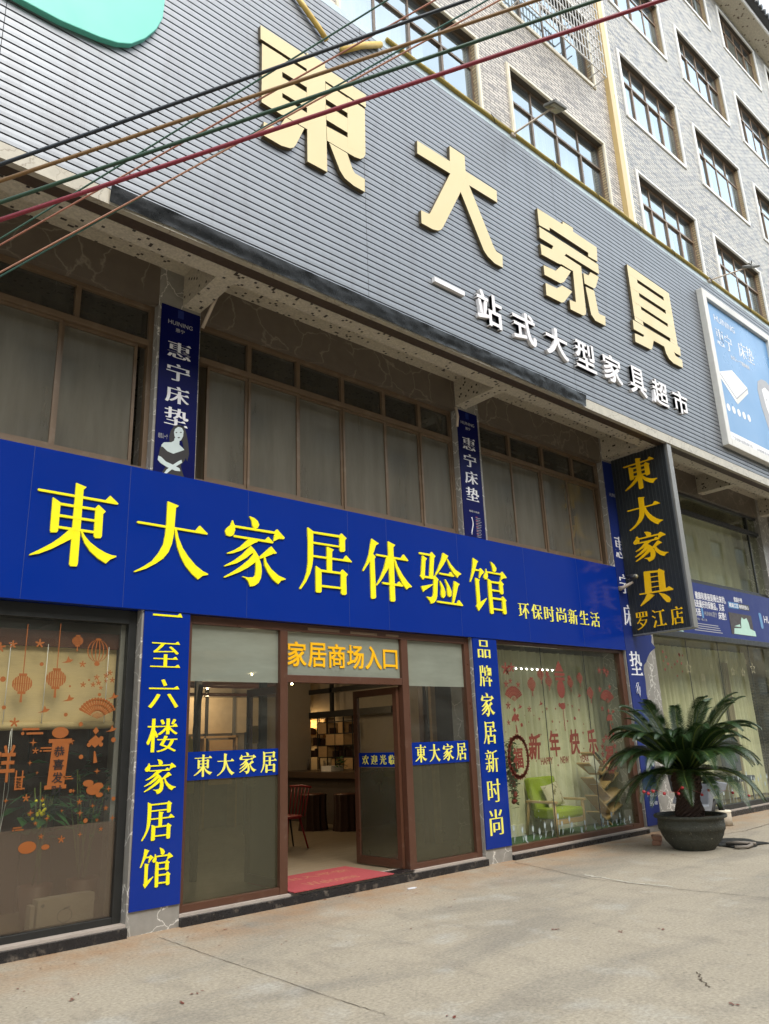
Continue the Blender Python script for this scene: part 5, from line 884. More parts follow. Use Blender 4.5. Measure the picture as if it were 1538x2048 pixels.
for k, (x, y) in enumerate(((6.6, 3.4), (8.4, 4.9), (7.4, 6.3))):
    t = thing('pendant_lamp', ['warm pendant bulb nearest the open doorway', 'warm pendant bulb near the bar counter', 'warm pendant bulb deepest in the shop'][k], 'lamp', (x, y, 3.32), 'pendant bulbs in the shop'); MB().tube([(x, y, 3.32), (x, y, 2.72)], .006, 5).build('cord', M_BLACKF, t); MB().ball((x, y, 2.68), .018, 8, 1.2).build('bulb', M_BULB, t); lamp((x, y, 2.45), 7, (1, .74, .45))
# picture panels and shelf on the rear wall, seen through the left side pane
for k in range(5):
    x = 5.9+k*.62; t = thing('wall_picture', ['cream ink painting panel leftmost on the rear wall', 'cream ink painting panel second on the rear wall', 'cream ink painting panel in the middle of the rear wall', 'cream ink painting panel fourth on the rear wall', 'cream ink painting panel rightmost on the rear wall'][k], 'picture', (x, 6.9, 1.9), 'cream paintings on the rear wall')
    MB().box(x, x+.54, 6.88, 6.9, 1.85, 2.55).build('paper', M_SIGNW if False else pm('cream paper', (.58, .48, .33), .8, var=.2, scale=5), t); MB().box(x+.545, x+.60, 6.85, 6.92, 1.3, 2.75).build('post', M_ALU if k % 2 else M_BLACKF, t)
MB().box(5, 10.3, 6.93, 7.0, .1, 3.3).build('screen_wall', M_WALLI, bld)
rs = thing('rear_rack', 'open wooden rack under the cream paintings', 'rack', (7.2, 6.7, .1)); m = MB()
for x in (5.9, 6.2, 6.75, 7.5, 8.2): m.box(x, x+.04, 6.55, 6.85, .1, 1.80)
for z in (1.0, 1.35, 1.76): m.box(5.9, 8.24, 6.55, 6.85, z, z+.035)
m.build('frame', M_WOOD, rs); MB().box(7.6, 8.1, 6.5, 6.54, .9, 1.72).build('panel', pm('warm tan panel', (.62, .40, .18), .6), rs)  # rack panel in a plain warm tan
o = MB().tube([(5.6, 6.0, 2.72), (9.0, 6.0, 2.72)], .06, 10).tube([(5.6, 6.1, 2.55), (9.0, 6.1, 2.55)], .03, 8).tube([(7.1, 6.0, 2.72), (7.1, 6.0, 3.3)], .03, 8).build('ceiling_pipe', M_RED if False else M_WOODR); setp(o, 'dark red pipes hanging below the shop ceiling', 'pipe')
ns = MB().box(6.02, 6.03, 2.2, 2.2+.34, 1.62, 1.86).build('notice_sign', pm('yellow notice', (.62, .46, .02), .5)); setp(ns, 'small yellow notice sign seen through the left side pane', 'sign')
dz = MB().box(5.95, 6.05, 2.1, 2.16, .1, 2.6).box(5.95, 6.05, 4.0, 4.06, .1, 2.6).box(5.95, 6.05, 2.1, 4.06, 2.6, 2.68).build('inner_frame', M_BLACKF); setp(dz, 'dark inner door frame seen through the left side pane', 'frame')
bo = MB().tube([(4.72, 1.6, .1), (4.74, 1.6, 1.2), (4.70, 1.62, 1.8), (4.75, 1.6, 2.35)], [.045, .04, .035, .03], 9).build('bare_branch', M_BARK); setp(bo, 'bare dark branch standing behind the left side pane', 'branch')
yb = MB().prism([(4.62, 1.05), (4.98, 1.05), (4.92, 1.62), (4.80, 1.78), (4.68, 1.62)], 2.0, 2.3).build('sack', pm('yellow sack', (.45, .42, .10), .8)); setp(yb, 'yellow and green sack behind the left side pane', 'sack')
def stool(x, y, z0, z1, r, seed, lab):
    rnd = random.Random(seed); n = 26; m = MB(); vs = []
    rr = [r*(1+.10*sin(k*3.1)+rnd.uniform(-.06, .06)) for k in range(n)]
    for z, s in ((z0, 1.08), (z0+.2, .97), (z1-.15, .95), (z1, 1.0)): vs += [(x+rr[k]*s*cos(2*pi*k/n), y+rr[k]*s*sin(2*pi*k/n), z) for k in range(n)]
    m.add(vs, [(i*n+k, i*n+(k+1) % n, (i+1)*n+(k+1) % n, (i+1)*n+k) for i in range(3) for k in range(n)]); m.add(vs[-n:], [tuple(range(n))])
    t = thing('stump_stool', lab, 'stool', (x, y, z0), 'tree stump stools'); m.build('trunk', M_BARK, t); MB().lathe([(r*.9, 0), (r*.88, .012), (.001, .013)], (x, y, z1+.001), 20).build('seat', M_WOODR, t)
stool(8.75, 4.75, .101, .70, .24, 1, 'dark tree stump stool beside the red chair'); stool(9.05, 4.15, .101, .70, .235, 2, 'dark tree stump stool nearest the bar counter end')
# red chair
rc = thing('chair', 'red spindle back chair inside the doorway', 'chair', (6.93, 2.95, .1))
m = MB(); cx, cy = 6.93, 2.98
for k in range(6): m.tube([(cx+.24-.02*abs(k-2.5)*.2, cy-.2+k*.08, .55), (cx+.30, cy-.23+k*.092, .95)], .009, 6)
m.tube([(cx+.30, cy-.27, .96), (cx+.315, cy, .975), (cx+.30, cy+.27, .96)], .017, 8); m.build('backrest', M_RED, rc)
MB().lathe([(.001, 0), (.22, 0), (.235, .018), (.22, .035), (.001, .03)], (cx+.05, cy, .53), 24).build('seat', M_RED, rc)
for dx, dy, mt in ((.2, -.16, M_RED), (.2, .16, M_BLACKF), (-.1, -.16, M_RED), (-.1, .16, M_BLACKF)): MB().tube([(cx+.05+dx*.7, cy+dy*.8, .53), (cx+.05+dx*1.25, cy+dy*1.2, .1)], [.017, .012], 8).build('leg', mt, rc)
wb = MB().box(9.6, 9.9, 5.3, 5.62, 1.051, 1.15).build('planter_box', M_SIGNW); setp(wb, 'white planter box on the bar counter', 'planter')
m = MB(); leafy(m, (9.75, 5.2, 1.2), (.05, .08, .05), 40, .1, .03, random.Random(4)); setp(m.build('small_plant', M_LEAF), 'small green plant beside the white planter on the bar counter', 'plant')
# panels behind the right side pane
for x0, x1, y, mt, lab, nm in ((8.62, 8.72, 1.50, M_WOOD, 'narrow light wooden post behind the right side pane', 'post'), (9.35, 9.47, 1.50, M_CURT, 'pale post behind the right side pane', 'post'), (9.62, 9.84, 1.48, pm('pale blue board', (.35, .45, .48), .6), 'pale blue upright board behind the right side pane', 'board')): setp(MB().box(x0, x1, y-.06, y, .1, 2.4 if mt is M_WOOD else 3.2).build(nm, mt), lab, nm)
ww = MB().tube([(8.0, .9, 2.9), (8.02, .9, 1.75)], .012, 6).build('hanging_chain', M_ALU); setp(ww, 'thin pale chain hanging behind the right side pane', 'chain')
pn = MB().box(9.28, 9.44, 1.43, 1.44, 1.52, 1.78).build('paper_notice', M_WPRINT); setp(pn, 'white paper notice behind the right side pane above the blue sticker', 'notice')
# ------------------------------------------------------------------ right hand show window with the green armchair
y3 = .10
b2 = thing('shop_window', 'brown framed show window with red new year stickers and a green armchair inside', 'shop window', (10.2, y3, .09))
MB().box(11.84, 11.968, .04, .15, .088, 2.934).box(8.577, 11.84, .04, .15, .088, .158).box(8.577, 11.84, .04, .15, 2.885, 2.934).build('frame', M_BROWN, b2, .004)
for a, b in ((8.577, 9.72), (9.72, 10.86), (10.86, 11.84)): pane(a+.004, b-.004, .158, 2.885, M_GLG, 'pane', y3, b2)
m = MB()
for x in (9.72, 10.86): m.box(x-.004, x+.004, y3-.002, y3+.008, .158, 2.885)
m.build('glass_joint', M_BLACKF, b2)
S = Stick(b2, y3-.004, M_DECR); za = lambda a, b: P(940+a/4.806, 1260+b/4.806, y3); zb_ = lambda a, b: P(980+a/4.806, 1460+b/4.806, y3)
S.lantern(*za(588, 520), .11); S.lantern(*za(675, 425), .09); S.lantern(*za(752, 490), .09); S.lantern(*za(960, 505), .085); S.lantern(*za(1050, 460), .09); S.lantern(*za(1152, 605), .10)
for a, b, c, d in ((740, 400, 330, .0), (950, 440, 380, 0)): S.dot(*za(a, b+20), .05, 2)
x, z = za(858, 430); S.put('pendant_sticker', [(x-.11, z+.05), (x+.11, z+.05), (x+.06, z+.14), (x, z+.22), (x-.06, z+.14)], [(x-.13, z-.02), (x+.13, z-.02), (x+.13, z+.03), (x-.13, z+.03)], [(x-.12, z-.09), (x+.12, z-.09), (x+.12, z-.04), (x-.12, z-.04)], ell(x, z-.22, .10, .14), ell(x+.0, z-.48, .07, .05), [(x-.008, z-.85), (x+.012, z-.85), (x+.008, z-.5), (x-.008, z-.5)])
S.fanknot(*za(415, 635), .24); S.fanknot(*za(1315, 660), .24)
for a, b in ((675, 705), (1045, 628), (475, 735), (1370, 780)): S.bird(*za(a, b), .06)
for a, b, r in ((340, 370, .1), (395, 360, .08), (355, 400, .06), (1240, 390, .06), (1290, 390, .07), (1320, 405, .05), (1310, 435, .04), (365, 725, .06), (1245, 570, .06), (1340, 548, .05), (1270, 755, .05), (345, 520, .06), (385, 490, .045), (460, 525, .05), (568, 760, .05)): S.dot(*za(a, b), r)
for a, b, r in ((860, 720, .04), (905, 712, .03), (940, 720, .02), (980, 732, .03), (735, 758, .028), (820, 757, .02), (1045, 768, .03), (695, 788, .018), (665, 855, .03), (612, 822, .015), (1005, 850, .035), (935, 876, .02), (860, 885, .02), (790, 880, .03), (495, 912, .035), (370, 890, .045), (1085, 988, .03), (1090, 905, .018), (1008, 968, .015), (825, 960, .018), (680, 1005, .018), (515, 1065, .035), (450, 1010, .03), (388, 1050, .03), (1375, 995, .035), (1370, 905, .02), (845, 1300, .02), (635, 1258, .012), (1092, 1138, .014), (562, 885, .012), (525, 822, .012), (342, 980, .014)): S.dot(*za(a, b), r, random.choice([0, 2]))
for ch, (a, b), w, h, sh in (('新', (612, 1120), .28, .37, .12), ('年', (815, 1090), .25, .38, -.05), ('快', (997, 1075), .26, .37, .1), ('乐', (1180, 1070), .25, .38, -.1)):
    x, z = za(a, b); text(ch, (x-w/2, x+w/2, z-h/2, z+h/2), y3-.0065, M_DECR, b2, 'sticker_character', dict(ax=.026, ay=.024), .0015, shear=sh)
for s, (a, b), w in (('HAPPY', (737, 1258), .29), ('NEW', (908, 1248), .21), ('YEAR', (1097, 1235), .24)): x, z = za(a, b); text(s, (x-w/2, x+w/2, z-.05, z+.05), y3-.0065, M_DECR, b2, 'lettering', BOLD, .0015)
x, z = za(465, 1220); ring = [ell(x, z, .235, .30, 40), ell(x, z, .19, .25, 40)]
m = MB(); n = 40; m.add([(a, y3-.004, b) for a, b in ring[0]]+[(a, y3-.004, b) for a, b in ring[1]], [(i, (i+1) % n, (i+1) % n+n, i+n) for i in range(n)]); m.build('wreath_sticker', M_DECR, b2)
for k in range(22): a = 2*pi*k/22; S.dot(x+.212*cos(a), z+.275*sin(a), .05)
text('福', (x-.12, x+.10, z-.16, z+.13), y3-.0065, M_DECR, b2, 'sticker_character', dict(ax=.03, ay=.025), .0015)
x, z = za(1340, 1190); text('福', (x-.12, x+.12, z-.16, z+.13), y3-.0065, M_DECR, b2, 'sticker_character', dict(ax=.03, ay=.025), .0015)
for k in range(14): a = 2*pi*k/14; S.dot(x+.2*cos(a), z+.27*sin(a), .055)
Wt = Stick(b2, y3-.004, M_DECW); rnd = random.Random(31)
for a, b in ((225, 945), (310, 960), (345, 1040), (410, 950), (475, 975), (525, 915), (590, 910), (650, 830), (690, 900), (760, 855), (785, 910), (880, 960), (910, 890), (1005, 920), (1065, 830), (1085, 870), (1130, 890), (1165, 810), (1215, 870), (1245, 820), (1290, 870), (1340, 850)):
    x, z = zb_(a, b); zf = .165; h = max(.1, z-zf)
    Wt.put('tulip_sticker', [(x-.022, z-.02), (x-.018, z+.045), (x-.005, z+.02), (x+.003, z+.055), (x+.012, z+.02), (x+.022, z+.045), (x+.02, z-.02), (x, z-.045)], [(x-.004, zf+h*.1), (x+.004, zf+h*.1), (x+.004, z-.04), (x-.004, z-.04)], [(x, zf+h*.15), (x+.035, z-.05-h*.2), (x+.04, z-.04-h*.1), (x+.004, zf+h*.3)])
for k in range(26): Wt.dot(8.75+rnd.random()*2.9, .35+abs(rnd.gauss(0, .25)), .014, 1)
curtain('curtain', 'pleated grey green curtain behind the show window with the armchair', 8.6, 12.8, .85, .16, 2.93, M_CURT, 30, .075, None, 5)
cpt = MB().box(8.58, 12.9, .16, 1.1, .1005, .135).build('carpet', M_GREENC); setp(cpt, 'green artificial turf carpet under the armchair', 'carpet')
m = MB(); m.box(8.7, 12.8, .79, .83, .135, .30).build('skirting', M_SIGNW, bld)
# row of small lights
la = thing('light_strip', 'row of small bright downlights behind the top of the show window', 'light strip', (10.0, .5, 2.7))
pa, pb = P(1032, 1337, .5), P(1113, 1323, .5); MB().bar((pa[0]-.05, .53, pa[1]+.02), (pb[0]+.05, .53, pa[1]+.02), .02).build('rail', M_ALU, la)
for k in range(9): MB().ball((pa[0]+(pb[0]-pa[0])*k/8, .5, pa[1]), .013, 8).build('bulb', M_BULBW, la)
# green armchair
ac = thing('armchair', 'lime green upholstered armchair with light wooden arms in the show window', 'armchair', (10.22, .45, .135))
ax0, ax1, af, ab, fz = 9.84, 10.60, .20, .70, .135
b = lambda x0, x1, y0, y1, z0, z1, nm, mt, bv=.008: MB().box(x0, x1, y0, y1, z0, z1).build(nm, mt, ac, bv)
for x in (ax0, ax1-.045):
    MB().tube([(x+.02, af, fz), (x+.02, af+.01, .60)], [.02, .026], 8).build('leg', M_WOOD, ac); MB().tube([(x+.02, ab+.06, fz), (x+.02, ab-.02, .60)], [.02, .026], 8).build('leg', M_WOOD, ac); b(x-.012, x+.055, af-.04, ab+.02, .60, .635, 'armrest', M_WOOD)
b(ax0+.046, ax1-.046, af, af+.03, .30, .37, 'seat_rail', M_WOOD); b(ax0+.05, ax1-.05, af-.02, ab-.05, .375, .52, 'seat', M_LIME, .04)
bk = MB(); M_ = Matrix.Translation((10.22, ab-.02, .72)) @ Matrix.Rotation(radians(-12), 4, 'X'); bk.obox(M_, .33, .06, .24); bk.build('backrest', M_LIME, ac, .035)
cu_ = thing('cushion', 'flowered beige cushion leaning in the lime green armchair', 'cushion', (10.25, .5, .53))
vs = sheet(lambda u, v: (0, 0, 0), 1, 1)
def cushion(sg): return sheet(lambda u, v: tuple(Matrix.Translation((10.27, .52, .69)) @ Matrix.Rotation(radians(-18), 4, 'X') @ Matrix.Rotation(radians(-8), 4, 'Y') @ Vector(((u-.5)*.44*(1-.12*sin(pi*v)), sg*.075*(max(0, sin(pi*u)*sin(pi*v)))**.45, (v-.5)*.36*(1-.1*sin(pi*u))))), 14, 14)
q = cushion(-1); q2 = cushion(1); n = len(q.v); q.add(q2.v, [f[::-1] for f in q2.f], True); q.build('cover', M_CUSH, cu_)
# fishbone book shelf
fb = thing('book_shelf', 'light wooden zigzag book shelf holding books in the show window', 'book shelf', (11.4, .5, .135)); ys = .40
def brd(p, q_): 
    A, B = P(980+p[0]/4.806, 1460+p[1]/4.806, ys), P(980+q_[0]/4.806, 1460+q_[1]/4.806, ys); m = MB(); d = Vector((B[0]-A[0], B[1]-A[1])).normalized(); s = Vector((-d.y, d.x))*.011
    m.prism([(A[0]+s.x, A[1]+s.y), (B[0]+s.x, B[1]+s.y), (B[0]-s.x, B[1]-s.y), (A[0]-s.x, A[1]-s.y)], ys, ys+.24); return m.build('shelf_board', M_WOOD, fb)
for p, q_ in (((985, 215), (1122, 352)), ((950, 318), (1078, 425)), ((990, 458), (1158, 645)), ((1030, 630), (1176, 797)), ((1045, 785), (1135, 868)), ((1076, 425), (1232, 268)), ((1096, 562), (1252, 398)), ((1112, 712), (1275, 558)), ((1172, 797), (1296, 700)), ((1128, 866), (1195, 800)), ((1150, 880), (1190, 932))): brd(p, q_)
setp(MB().prism([P(980+a/4.806, 1460+b_/4.806, ys) for a, b_ in ((1140, 345), (1205, 405), (1185, 540), (1200, 700), (1190, 830), (1160, 860), (1185, 700), (1160, 560), (1175, 420))], ys+.241, ys+.25).build('back_panel', M_WOODR, fb))
for i, (a, b_, w, h, mt) in enumerate(((1040, 255, .16, .05, M_BLACKF), (1070, 285, .2, .04, M_GREENC), (1010, 330, .22, .17, M_SIGNW), (1025, 480, .16, .06, M_SIGNW), (1195, 300, .12, .04, M_RED), (1180, 460, .16, .05, M_BARK))):
    x, z = P(980+a/4.806, 1460+b_/4.806, ys); M_ = Matrix.Translation((x, ys+.08, z)) @ Matrix.Rotation(radians(42 if i < 4 else -42), 4, 'Y')
    setp(MB().obox(M_, w/2, .08, h/2).build('book', mt), ['black book on the top board of the zigzag shelf', 'dark green book on the top board of the zigzag shelf', 'framed white card on the second board of the zigzag shelf', 'white book on the third board of the zigzag shelf', 'red book leaning on the right top board of the zigzag shelf', 'dark book leaning on the right second board of the zigzag shelf'][i], 'book', 'books on the zigzag shelf')
# hanging flower plant at the left edge of the show window
fp = thing('flower_plant', 'green plant with red flowers hanging beside the blue pillar sign inside the show window', 'plant', (8.95, .32, 1.2))
rnd = random.Random(77); m = MB(); fl = MB(); stx = MB()
for k in range(10):
    x = 8.76+rnd.random()*.42; zt = 1.55-rnd.random()*.25; zb2 = .55+rnd.random()*.6; pts = [(x+.05*sin(i*1.3+k), .3+.05*cos(i+k), zt+(zb2-zt)*i/6) for i in range(7)]; stx.tube(pts, .005, 5)
    for p in pts: leafy(m, p, (.035, .03, .06), 9, .075, .028, rnd)
    fl.ball(pts[-1], .035, 8).ball(pts[rnd.randrange(2, 6)], .03, 8)
m.build('leaves', M_LEAF, fp); stx.build('stem', M_RACH, fp); fl.build('flower', M_RED, fp)
# ------------------------------------------------------------------ right hand shop window
b3 = thing('shop_window', 'large black framed shop window right of the torn banner with pale curtains', 'shop window', (16, .1, .11))
MB().box(12.97, 13.03, .03, .14, .11, 3.378).box(13.03, 18.6, .03, .14, .11, .20).box(13.03, 18.6, -.03, .14, 3.27, 3.378).build('frame', M_BLACKF, b3, .004)
for a, b_ in ((13.03, 14.3), (14.3, 15.6), (15.6, 17.0), (17.0, 18.6)): pane(a+.004, b_-.004, .20, 3.27, M_GLG, 'pane', .08, b3)
for x in (14.3, 15.6, 17.0): MB().box(x-.005, x+.005, .078, .088, .20, 3.27).build('glass_joint', M_BLACKF, b3)
curtain('curtain', 'pleated grey green curtain behind the large right hand shop window', 13.0, 18.6, .95, .15, 3.28, M_CURT, 26, .085, None, 6)
curtain('curtain', 'dark stripe of curtain at the right edge of the right hand shop window', 17.3, 17.6, .85, .15, 3.0, M_CURTB, 26, .03, None, 7)
Wt = Stick(b3, .076, pm('gold sticker', (.42, .38, .24), .5)); zc_ = lambda a, b_: P(1238+a/5.127, 1060+b_/5.127, .08)
for a, b_, r in ((710, 1415, .13), (860, 1510, .09), (1165, 1450, .1), (1270, 1460, .1), (1370, 1420, .13), (1100, 1345, .06), (1300, 1350, .06), (945, 1400, .06)):
    x, z = zc_(a, b_); so_ = [[(x+q_*(r if i % 2 == 0 else r*.42)*sin(pi*i/5), .076, z+q_*(r if i % 2 == 0 else r*.42)*cos(pi*i/5)) for i in range(10)] for q_ in (1, .82)]
    MB().add(so_[0]+so_[1], [(i, (i+1) % 10, (i+1) % 10+10, i+10) for i in range(10)]).build('star_sticker', Wt.m, b3)
rnd = random.Random(13); S3 = Stick(b3, .0755, M_DECR)
for k in range(14): S3.dot(13.25+rnd.random()*.9, 2.55+rnd.random()*.5, .02+.02*rnd.random(), 2)
wd = Stick(b3, .0755, M_DECW)
for k in range(34):
    x = 13.3+k*.15+rnd.uniform(-.05, .05); h = rnd.uniform(.15, .5); z = .21+h
    wd.put('tulip_sticker', [(x-.03, z-.02), (x-.02, z+.06), (x, z+.02), (x+.02, z+.06), (x+.03, z-.02), (x, z-.05)], [(x-.006, .21), (x+.006, .21), (x+.004, z-.04), (x-.004, z-.04)])
ac2 = thing('armchair', 'lime green armchair partly hidden behind the cycad in the right hand shop window', 'armchair', (14.6, .55, .1)); MB().box(14.3, 14.95, .4, .8, .42, .58).build('seat', M_LIME, ac2, .03); MB().box(14.3, 14.95, .74, .84, .58, .98).build('backrest', M_LIME, ac2, .03)
for x in (14.27, 14.95): MB().tube([(x, .38, .1), (x, .38, .64)], .022, 8).build('leg', M_WOOD, ac2); MB().box(x-.03, x+.03, .36, .84, .64, .67).build('armrest', M_WOOD, ac2)
bc = thing('office_chair', 'dark blue rounded chair behind the right hand shop window', 'chair', (16.6, .6, .1)); MB().prism([(16.25, .7), (16.25, 1.25), (16.4, 1.45), (16.8, 1.45), (16.95, 1.25), (16.95, .7)], .6, .7).build('backrest', pm('dark blue cloth', (.02, .04, .10), .7), bc, .02); MB().box(16.25, 16.95, .35, .7, .52, .62).build('seat', pm('dark blue cloth', (.02, .04, .10), .7), bc, .02)
for x in (16.3, 16.9): MB().tube([(x, .4, .1), (x, .45, .52)], .02, 6).build('leg', M_BLACKF, bc)
# ------------------------------------------------------------------ cycad in its stone pot
px_, py_ = 10.78, -1.42
cy = thing('cycad', 'large cycad with arching dark green fronds in a mossy dark stone pot', 'potted plant', (px_, py_, 0))
MB().lathe([(.001, 0), (.262, 0), (.275, .012), (.30, .04), (.365, .11), (.405, .18), (.43, .255), (.441, .258), (.446, .33), (.438, .334), (.442, .375), (.436, .395), (.452, .405), (.482, .415), (.49, .435), (.48, .452), (.435, .452), (.425, .42), (.41, .37), (.001, .37)], (px_, py_, 0), 56).build('pot', M_POT, cy)
rnd = random.Random(5)
def soil(u, v):
    r = .405*v; a = 2*pi*u; return (px_+r*cos(a), py_+r*sin(a), .385+.03*(1-v)+.012*sin(a*5+v*9)+.01*sin(a*11+v*23))
sheet(soil, 40, 8).build('soil', M_SOIL, cy)
vs = []; n = 30; m = MB(); rows = 22
for j in range(rows+1):
    z = .39+.62*j/rows; r = .165+.02*sin(j*.5)+(.03 if j > 17 else 0)
    for k in range(n):
        a = 2*pi*k/n; rr = r+.018*(((k+j) % 2)*1.0)+rnd.uniform(-.006, .006); vs.append((px_+rr*cos(a)+.05*j/rows, py_+rr*sin(a), z))
m.add(vs, [(j*n+k, j*n+(k+1) % n, (j+1)*n+(k+1) % n, (j+1)*n+k) for j in range(rows) for k in range(n)]); m.build('trunk', M_CTRUNK, cy)
CROWN = Vector((px_+.05, py_, 1.0))
def frond_mesh(L, rise, fall, seed):
    "arching rachis in the x,z plane with two rows of narrow leaflets"
    rnd = random.Random(seed); m = MB(); r = MB(); N_ = 84; C = []
    for i in range(N_+1):
        u = i/N_; C.append(Vector((L*(u-.12*u*u), .0, L*(rise*u-fall*u*u*u))))
    r.tube([c+Vector((0, .01*sin(i*.1), 0)) for i, c in enumerate(C)][::4], [.011*(1-.8*k/21) for k in range(22)], 5)
    for i in range(5, N_+1):
        u = i/N_; d = (C[i]-C[i-1]).normalized(); nrm = Vector((-d.z, 0, d.x)); l = (.158*(sin(pi*min(1, .10+.9*u))**.5)*(1 if u < .8 else (1.15-u)/.35+.1)+.02)*L/1.05
        for sd_ in (-1, 1):
            dr_ = (d*(.55+.35*u)+Vector((0, sd_, 0))*1.0+nrm*(.32+rnd.uniform(-.06, .06))).normalized(); p = C[i]; w = .0062*L/1.05
            e = p+dr_*l*rnd.uniform(.92, 1.06)-Vector((0, 0, .012)); mid = p+dr_*l*.5+nrm*.008
            m.add([p-d*w*.7, mid-d*w, e, mid+d*w, p+d*w*.7], [(0, 1, 3, 4), (1, 2, 3)])
    return m, r
protos = []
for kind, (rise, fall) in enumerate(((1.55, .50), (1.02, .52), (.62, .50), (.14, .46))):
    for v in range(2): protos.append((kind, frond_mesh(1.0, rise, fall+.06*v, kind*7+v)))
objs = []
for kind, (m, r) in protos:
    lf = m.build('frond', M_CYC); rc_ = r.build('rachis', M_RACH, lf); objs.append((kind, lf, rc_))
first = set(); rnd = random.Random(9)
def put(kind, az, L, roll=0):
    c = [o for o in objs if o[0] == kind]; k, lf, rc_ = rnd.choice(c)
    if lf.name in first: l2 = lf.copy(); r2 = rc_.copy(); COL.objects.link(l2); COL.objects.link(r2); r2.parent = l2
    else: l2 = lf; first.add(lf.name)
    l2.parent = cy; l2.location = CROWN-cy.location+Vector((.06*cos(az), .06*sin(az), rnd.uniform(-.03, .05)*(1 if kind < 3 else -1))); l2.rotation_euler = (roll, 0, az); l2.scale = (L,)*3
for kind, n, L in ((0, 21, .92), (1, 32, 1.06), (2, 30, 1.14), (3, 17, 1.05)):
    a0 = rnd.uniform(0, 6)
    for k in range(n): put(kind, a0+2*pi*k/n+rnd.uniform(-.12, .12), L*rnd.uniform(.88, 1.10), rnd.uniform(-.15, .15))
for kind, lf, rc_ in objs:
    if lf.name not in first: bpy.data.objects.remove(rc_); bpy.data.objects.remove(lf)
# string of tiny red lanterns in the fronds
dq = lambda a, b, y: (*P(1238+a/5.12, 1360+b/5.12, y),)
rb = thing('lantern_string', 'string of tiny red lanterns draped round the cycad', 'lantern string', (px_, py_-.3, .9)); pts = []
for a, b_ in ((255, 1145), (300, 1165), (350, 1140), (465, 1165), (610, 1165), (650, 1105), (850, 1175), (920, 1130), (1165, 1155), (1330, 1185)):
    x, z = dq(a, b_, py_-.35); pts.append((x, py_-.35, z)); MB().ball((x, py_-.35, z), .022, 10, .85).build('lantern', M_RED, rb)
MB().tube([(x, y+.01, z+.02) for x, y, z in pts], .002, 4).build('cord', M_RED, rb)
# bricks under the banner foot, log, wet patch and hose beside the pot
for i, (lab, z) in enumerate((('old red brick lying on the concrete in front of the torn blue banner', 0), ('old red brick stacked on top beside the cycad pot', .062))):
    M_ = Matrix.Translation((10.88, -.80, z+.0325)) @ Matrix.Rotation(radians(25+12*i), 4, 'Z'); m = MB(); m.obox(M_, .125, .06, .03); setp(m.build('brick', M_BRICKR, None, .006), lab, 'brick', 'bricks beside the cycad pot')
lg = thing('log_seat', 'short pale log standing on the concrete right of the cycad pot', 'log', (13.5, -.55, 0)); MB().lathe([(.001, 0), (.135, 0), (.13, .10), (.128, .21), (.001, .21)], (13.5, -.55, 0), 22).build('trunk', M_BIRCH, lg); MB().lathe([(.131, .211), (.138, .225), (.13, .245), (.001, .248)], (13.5, -.55, 0), 22).build('top', M_LOGTOP, lg)
rm = thing('wet_patch', 'dark wet patch, laid as a thin black sheet, right of the cycad pot', 'wet patch', (11.6, -1.6, 0))  # thin black sheet stands in for a dark wet patch on the concrete
def rmf(u, v):
    p = Vector((11.0, -1.95)).lerp(Vector((11.75, -2.05)), u).lerp(Vector((11.25, -1.28)).lerp(Vector((12.05, -1.35)), u), v); e = .03*sin(u*17+v*5); return (p.x+e, p.y+.03*sin(u*11), .006+.012*abs(sin(u*7+v*6))+.02*max(0, .25-u))
sheet(rmf, 24, 16).build('sheet', M_RUB, rm)
dp = MB().box(11.12, 11.36, -1.42, -1.22, .002, .13).build('plastic_tray', M_RUB, None, .02); setp(dp, 'small black plastic tray behind the dark wet patch by the cycad pot', 'tray')
ho = MB().tube([(10.98, -1.90, .03), (11.1, -2.02, .03), (11.28, -2.0, .035), (11.42, -1.9, .03), (11.36, -1.75, .03), (11.22, -1.68, .035), (11.30, -1.80, .05), (11.45, -1.98, .03)], .022, 10).build('hose', pm('grey hose', (.2, .17, .14), .6)); setp(ho, 'short grey hose lying on the dark wet patch by the pot', 'hose')
# scooter standing behind the pot
sc = thing('scooter', 'grey electric scooter parked behind the cycad trunk against the shop front', 'scooter', (12.7, -.55, 0))
for x in (12.25, 13.3):
    MB().lathe([(.16, -.045), (.215, -.04), (.225, 0), (.215, .04), (.16, .045), (.16, -.045)], (0, 0, 0), 26).build('wheel', M_RUB, sc)
    w = sc.children[-1]; me_ = w.data
    for v in me_.vertices: q_ = v.co+sc.location; v.co = (q_.x+x-12.7, q_.z, q_.y+.226)
M_SCOOT = pm('grey scooter plastic', (.16, .17, .19), .35)
MB().prism([(12.05, .45), (12.30, .50), (12.42, .30), (12.9, .26), (13.05, .48), (13.5, .55), (13.62, .68), (13.2, .74), (12.95, .70), (12.85, .38), (12.52, .40), (12.40, .95), (12.28, .98), (12.20, .60)], -.66, -.44).build('body', M_SCOOT, sc, .02); MB().box(12.95, 13.55, -.65, -.45, .742, .80).build('seat', M_RUB, sc, .02)
MB().tube([(12.36, -.84, 1.0), (12.32, -.55, .98), (12.36, -.26, 1.0)], .016, 8).build('handlebar', M_BLACKF, sc); MB().prism([(12.20, .62), (12.12, .95), (12.22, 1.02), (12.30, .98), (12.26, .62)], -.72, -.38).build('front_shield', M_SIGNG, sc, .02)
MB().tube([(12.25, -.55, .226), (12.30, -.55, .6)], .02, 8).build('fork', M_BLACKF, sc)
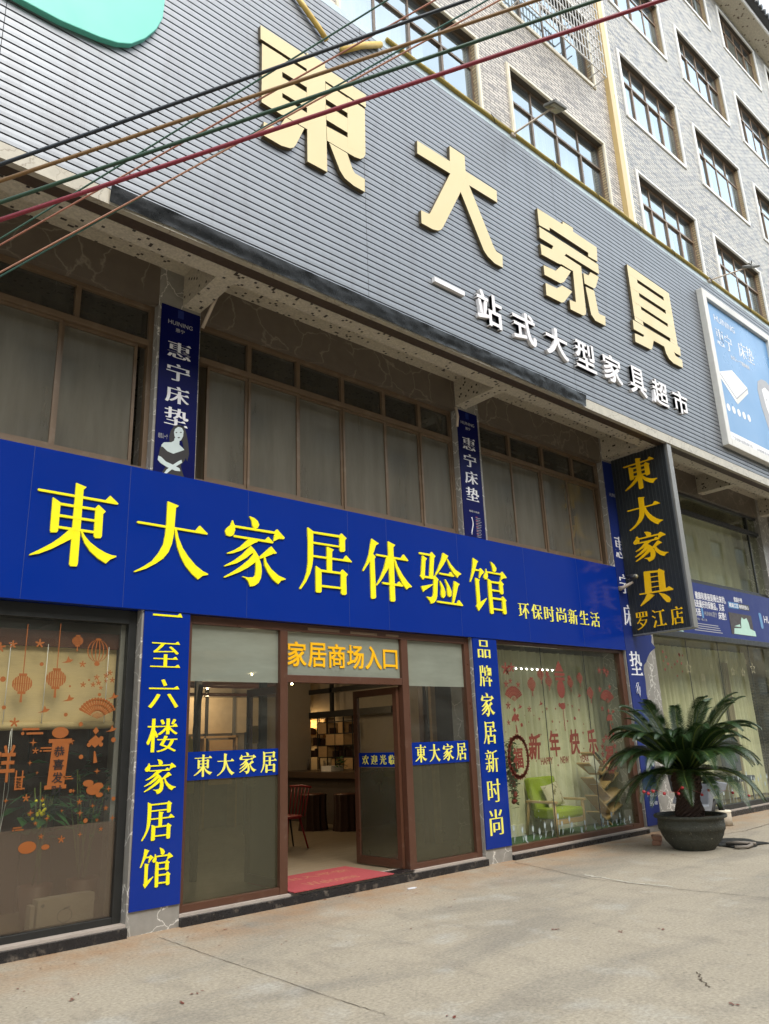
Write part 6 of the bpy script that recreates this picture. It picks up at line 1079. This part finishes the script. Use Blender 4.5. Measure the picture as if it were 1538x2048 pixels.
# litter: bits of red paper and grit on the concrete
rnd = random.Random(17); m = MB(); g = MB()
def chip(mm, x, y, s):
    a = rnd.uniform(0, 6.3); c, d = cos(a)*s, sin(a)*s; e = rnd.uniform(.4, .8); mm.add([(x-c, y-d, .006), (x+d*e, y-c*e, .005+rnd.random()*s*.3), (x+c, y+d, .007), (x-d*e, y+c*e, .005+rnd.random()*s*.3)], [(0, 1, 2, 3)])
for k in range(150): x = rnd.uniform(2, 12); chip(m, x, -.15-abs(rnd.gauss(0, 1.0)), rnd.uniform(.006, .016))
for a, b_ in ((690, 1794), (640, 1790), (365, 2008), (395, 1988), (1110, 1860), (1320, 1858), (1240, 1865), (1467, 2009), (900, 2037), (147, 2001), (1345, 1711), (700, 1790), (650, 1800)):
    x, y = G(a, b_); 
    for k in range(3): chip(m, x+rnd.gauss(0, .02), y+rnd.gauss(0, .02), .016)
setp(m.build('paper_bits', M_DECR), 'tiny scraps of red firecracker paper scattered over the concrete', 'litter', kind='stuff')
for k in range(420): x = rnd.uniform(1.5, 14); chip(g, x, -.08-abs(rnd.gauss(0, .9)), rnd.uniform(.004, .009))
setp(g.build('grit', M_CRACK), 'dark grit and leaf crumbs scattered over the concrete', 'litter', kind='stuff')
x, y = G(823, 1778); setp(MB().prism([(x-.06, y-.012), (x+.02, y-.03), (x+.08, y-.005), (x+.03, y+.02), (x-.05, y+.02)], .004, .012, 'z').build('paper_scrap', M_WPRINT), 'small white paper scrap on the concrete below the entrance step', 'litter')
# ------------------------------------------------------------------ building across the yard (seen mirrored in the glass)
ob = thing('facing_building', 'pale apartment block across the yard, seen mirrored in the shop glass', 'building', (10, -26, 0))
holes = []; 
for kx in range(24):
    for kz in range(6): holes.append((-28+kx*5.2, -25.6+kx*5.2, 1.2+kz*3.2, 2.9+kz*3.2))
m = wall_holes(MB(), -30, 98, 0, 20, holes, -25, 0); m.f = [f[::-1] for f in m.f]; m.build('wall', pm('shaded plaster', (.20, .18, .15), .8, var=.12, scale=.6), ob)  # plaster colour lowered to put the shade of this face into it
m = MB()
for h_ in holes: m.add([(h_[0], -25.15, h_[2]), (h_[0], -25.15, h_[3]), (h_[1], -25.15, h_[3]), (h_[1], -25.15, h_[2])], [(0, 1, 2, 3)])
m.build('window_glass', pm('dark window', (.06, .07, .07), .15), ob)
MB().box(-30, 98, -33, -25.2, 0, 19.9).build('core', M_WALLI, ob); MB().box(-30, 98, -33, -24.7, 20, 20.3).build('roof', M_WALLI, ob)
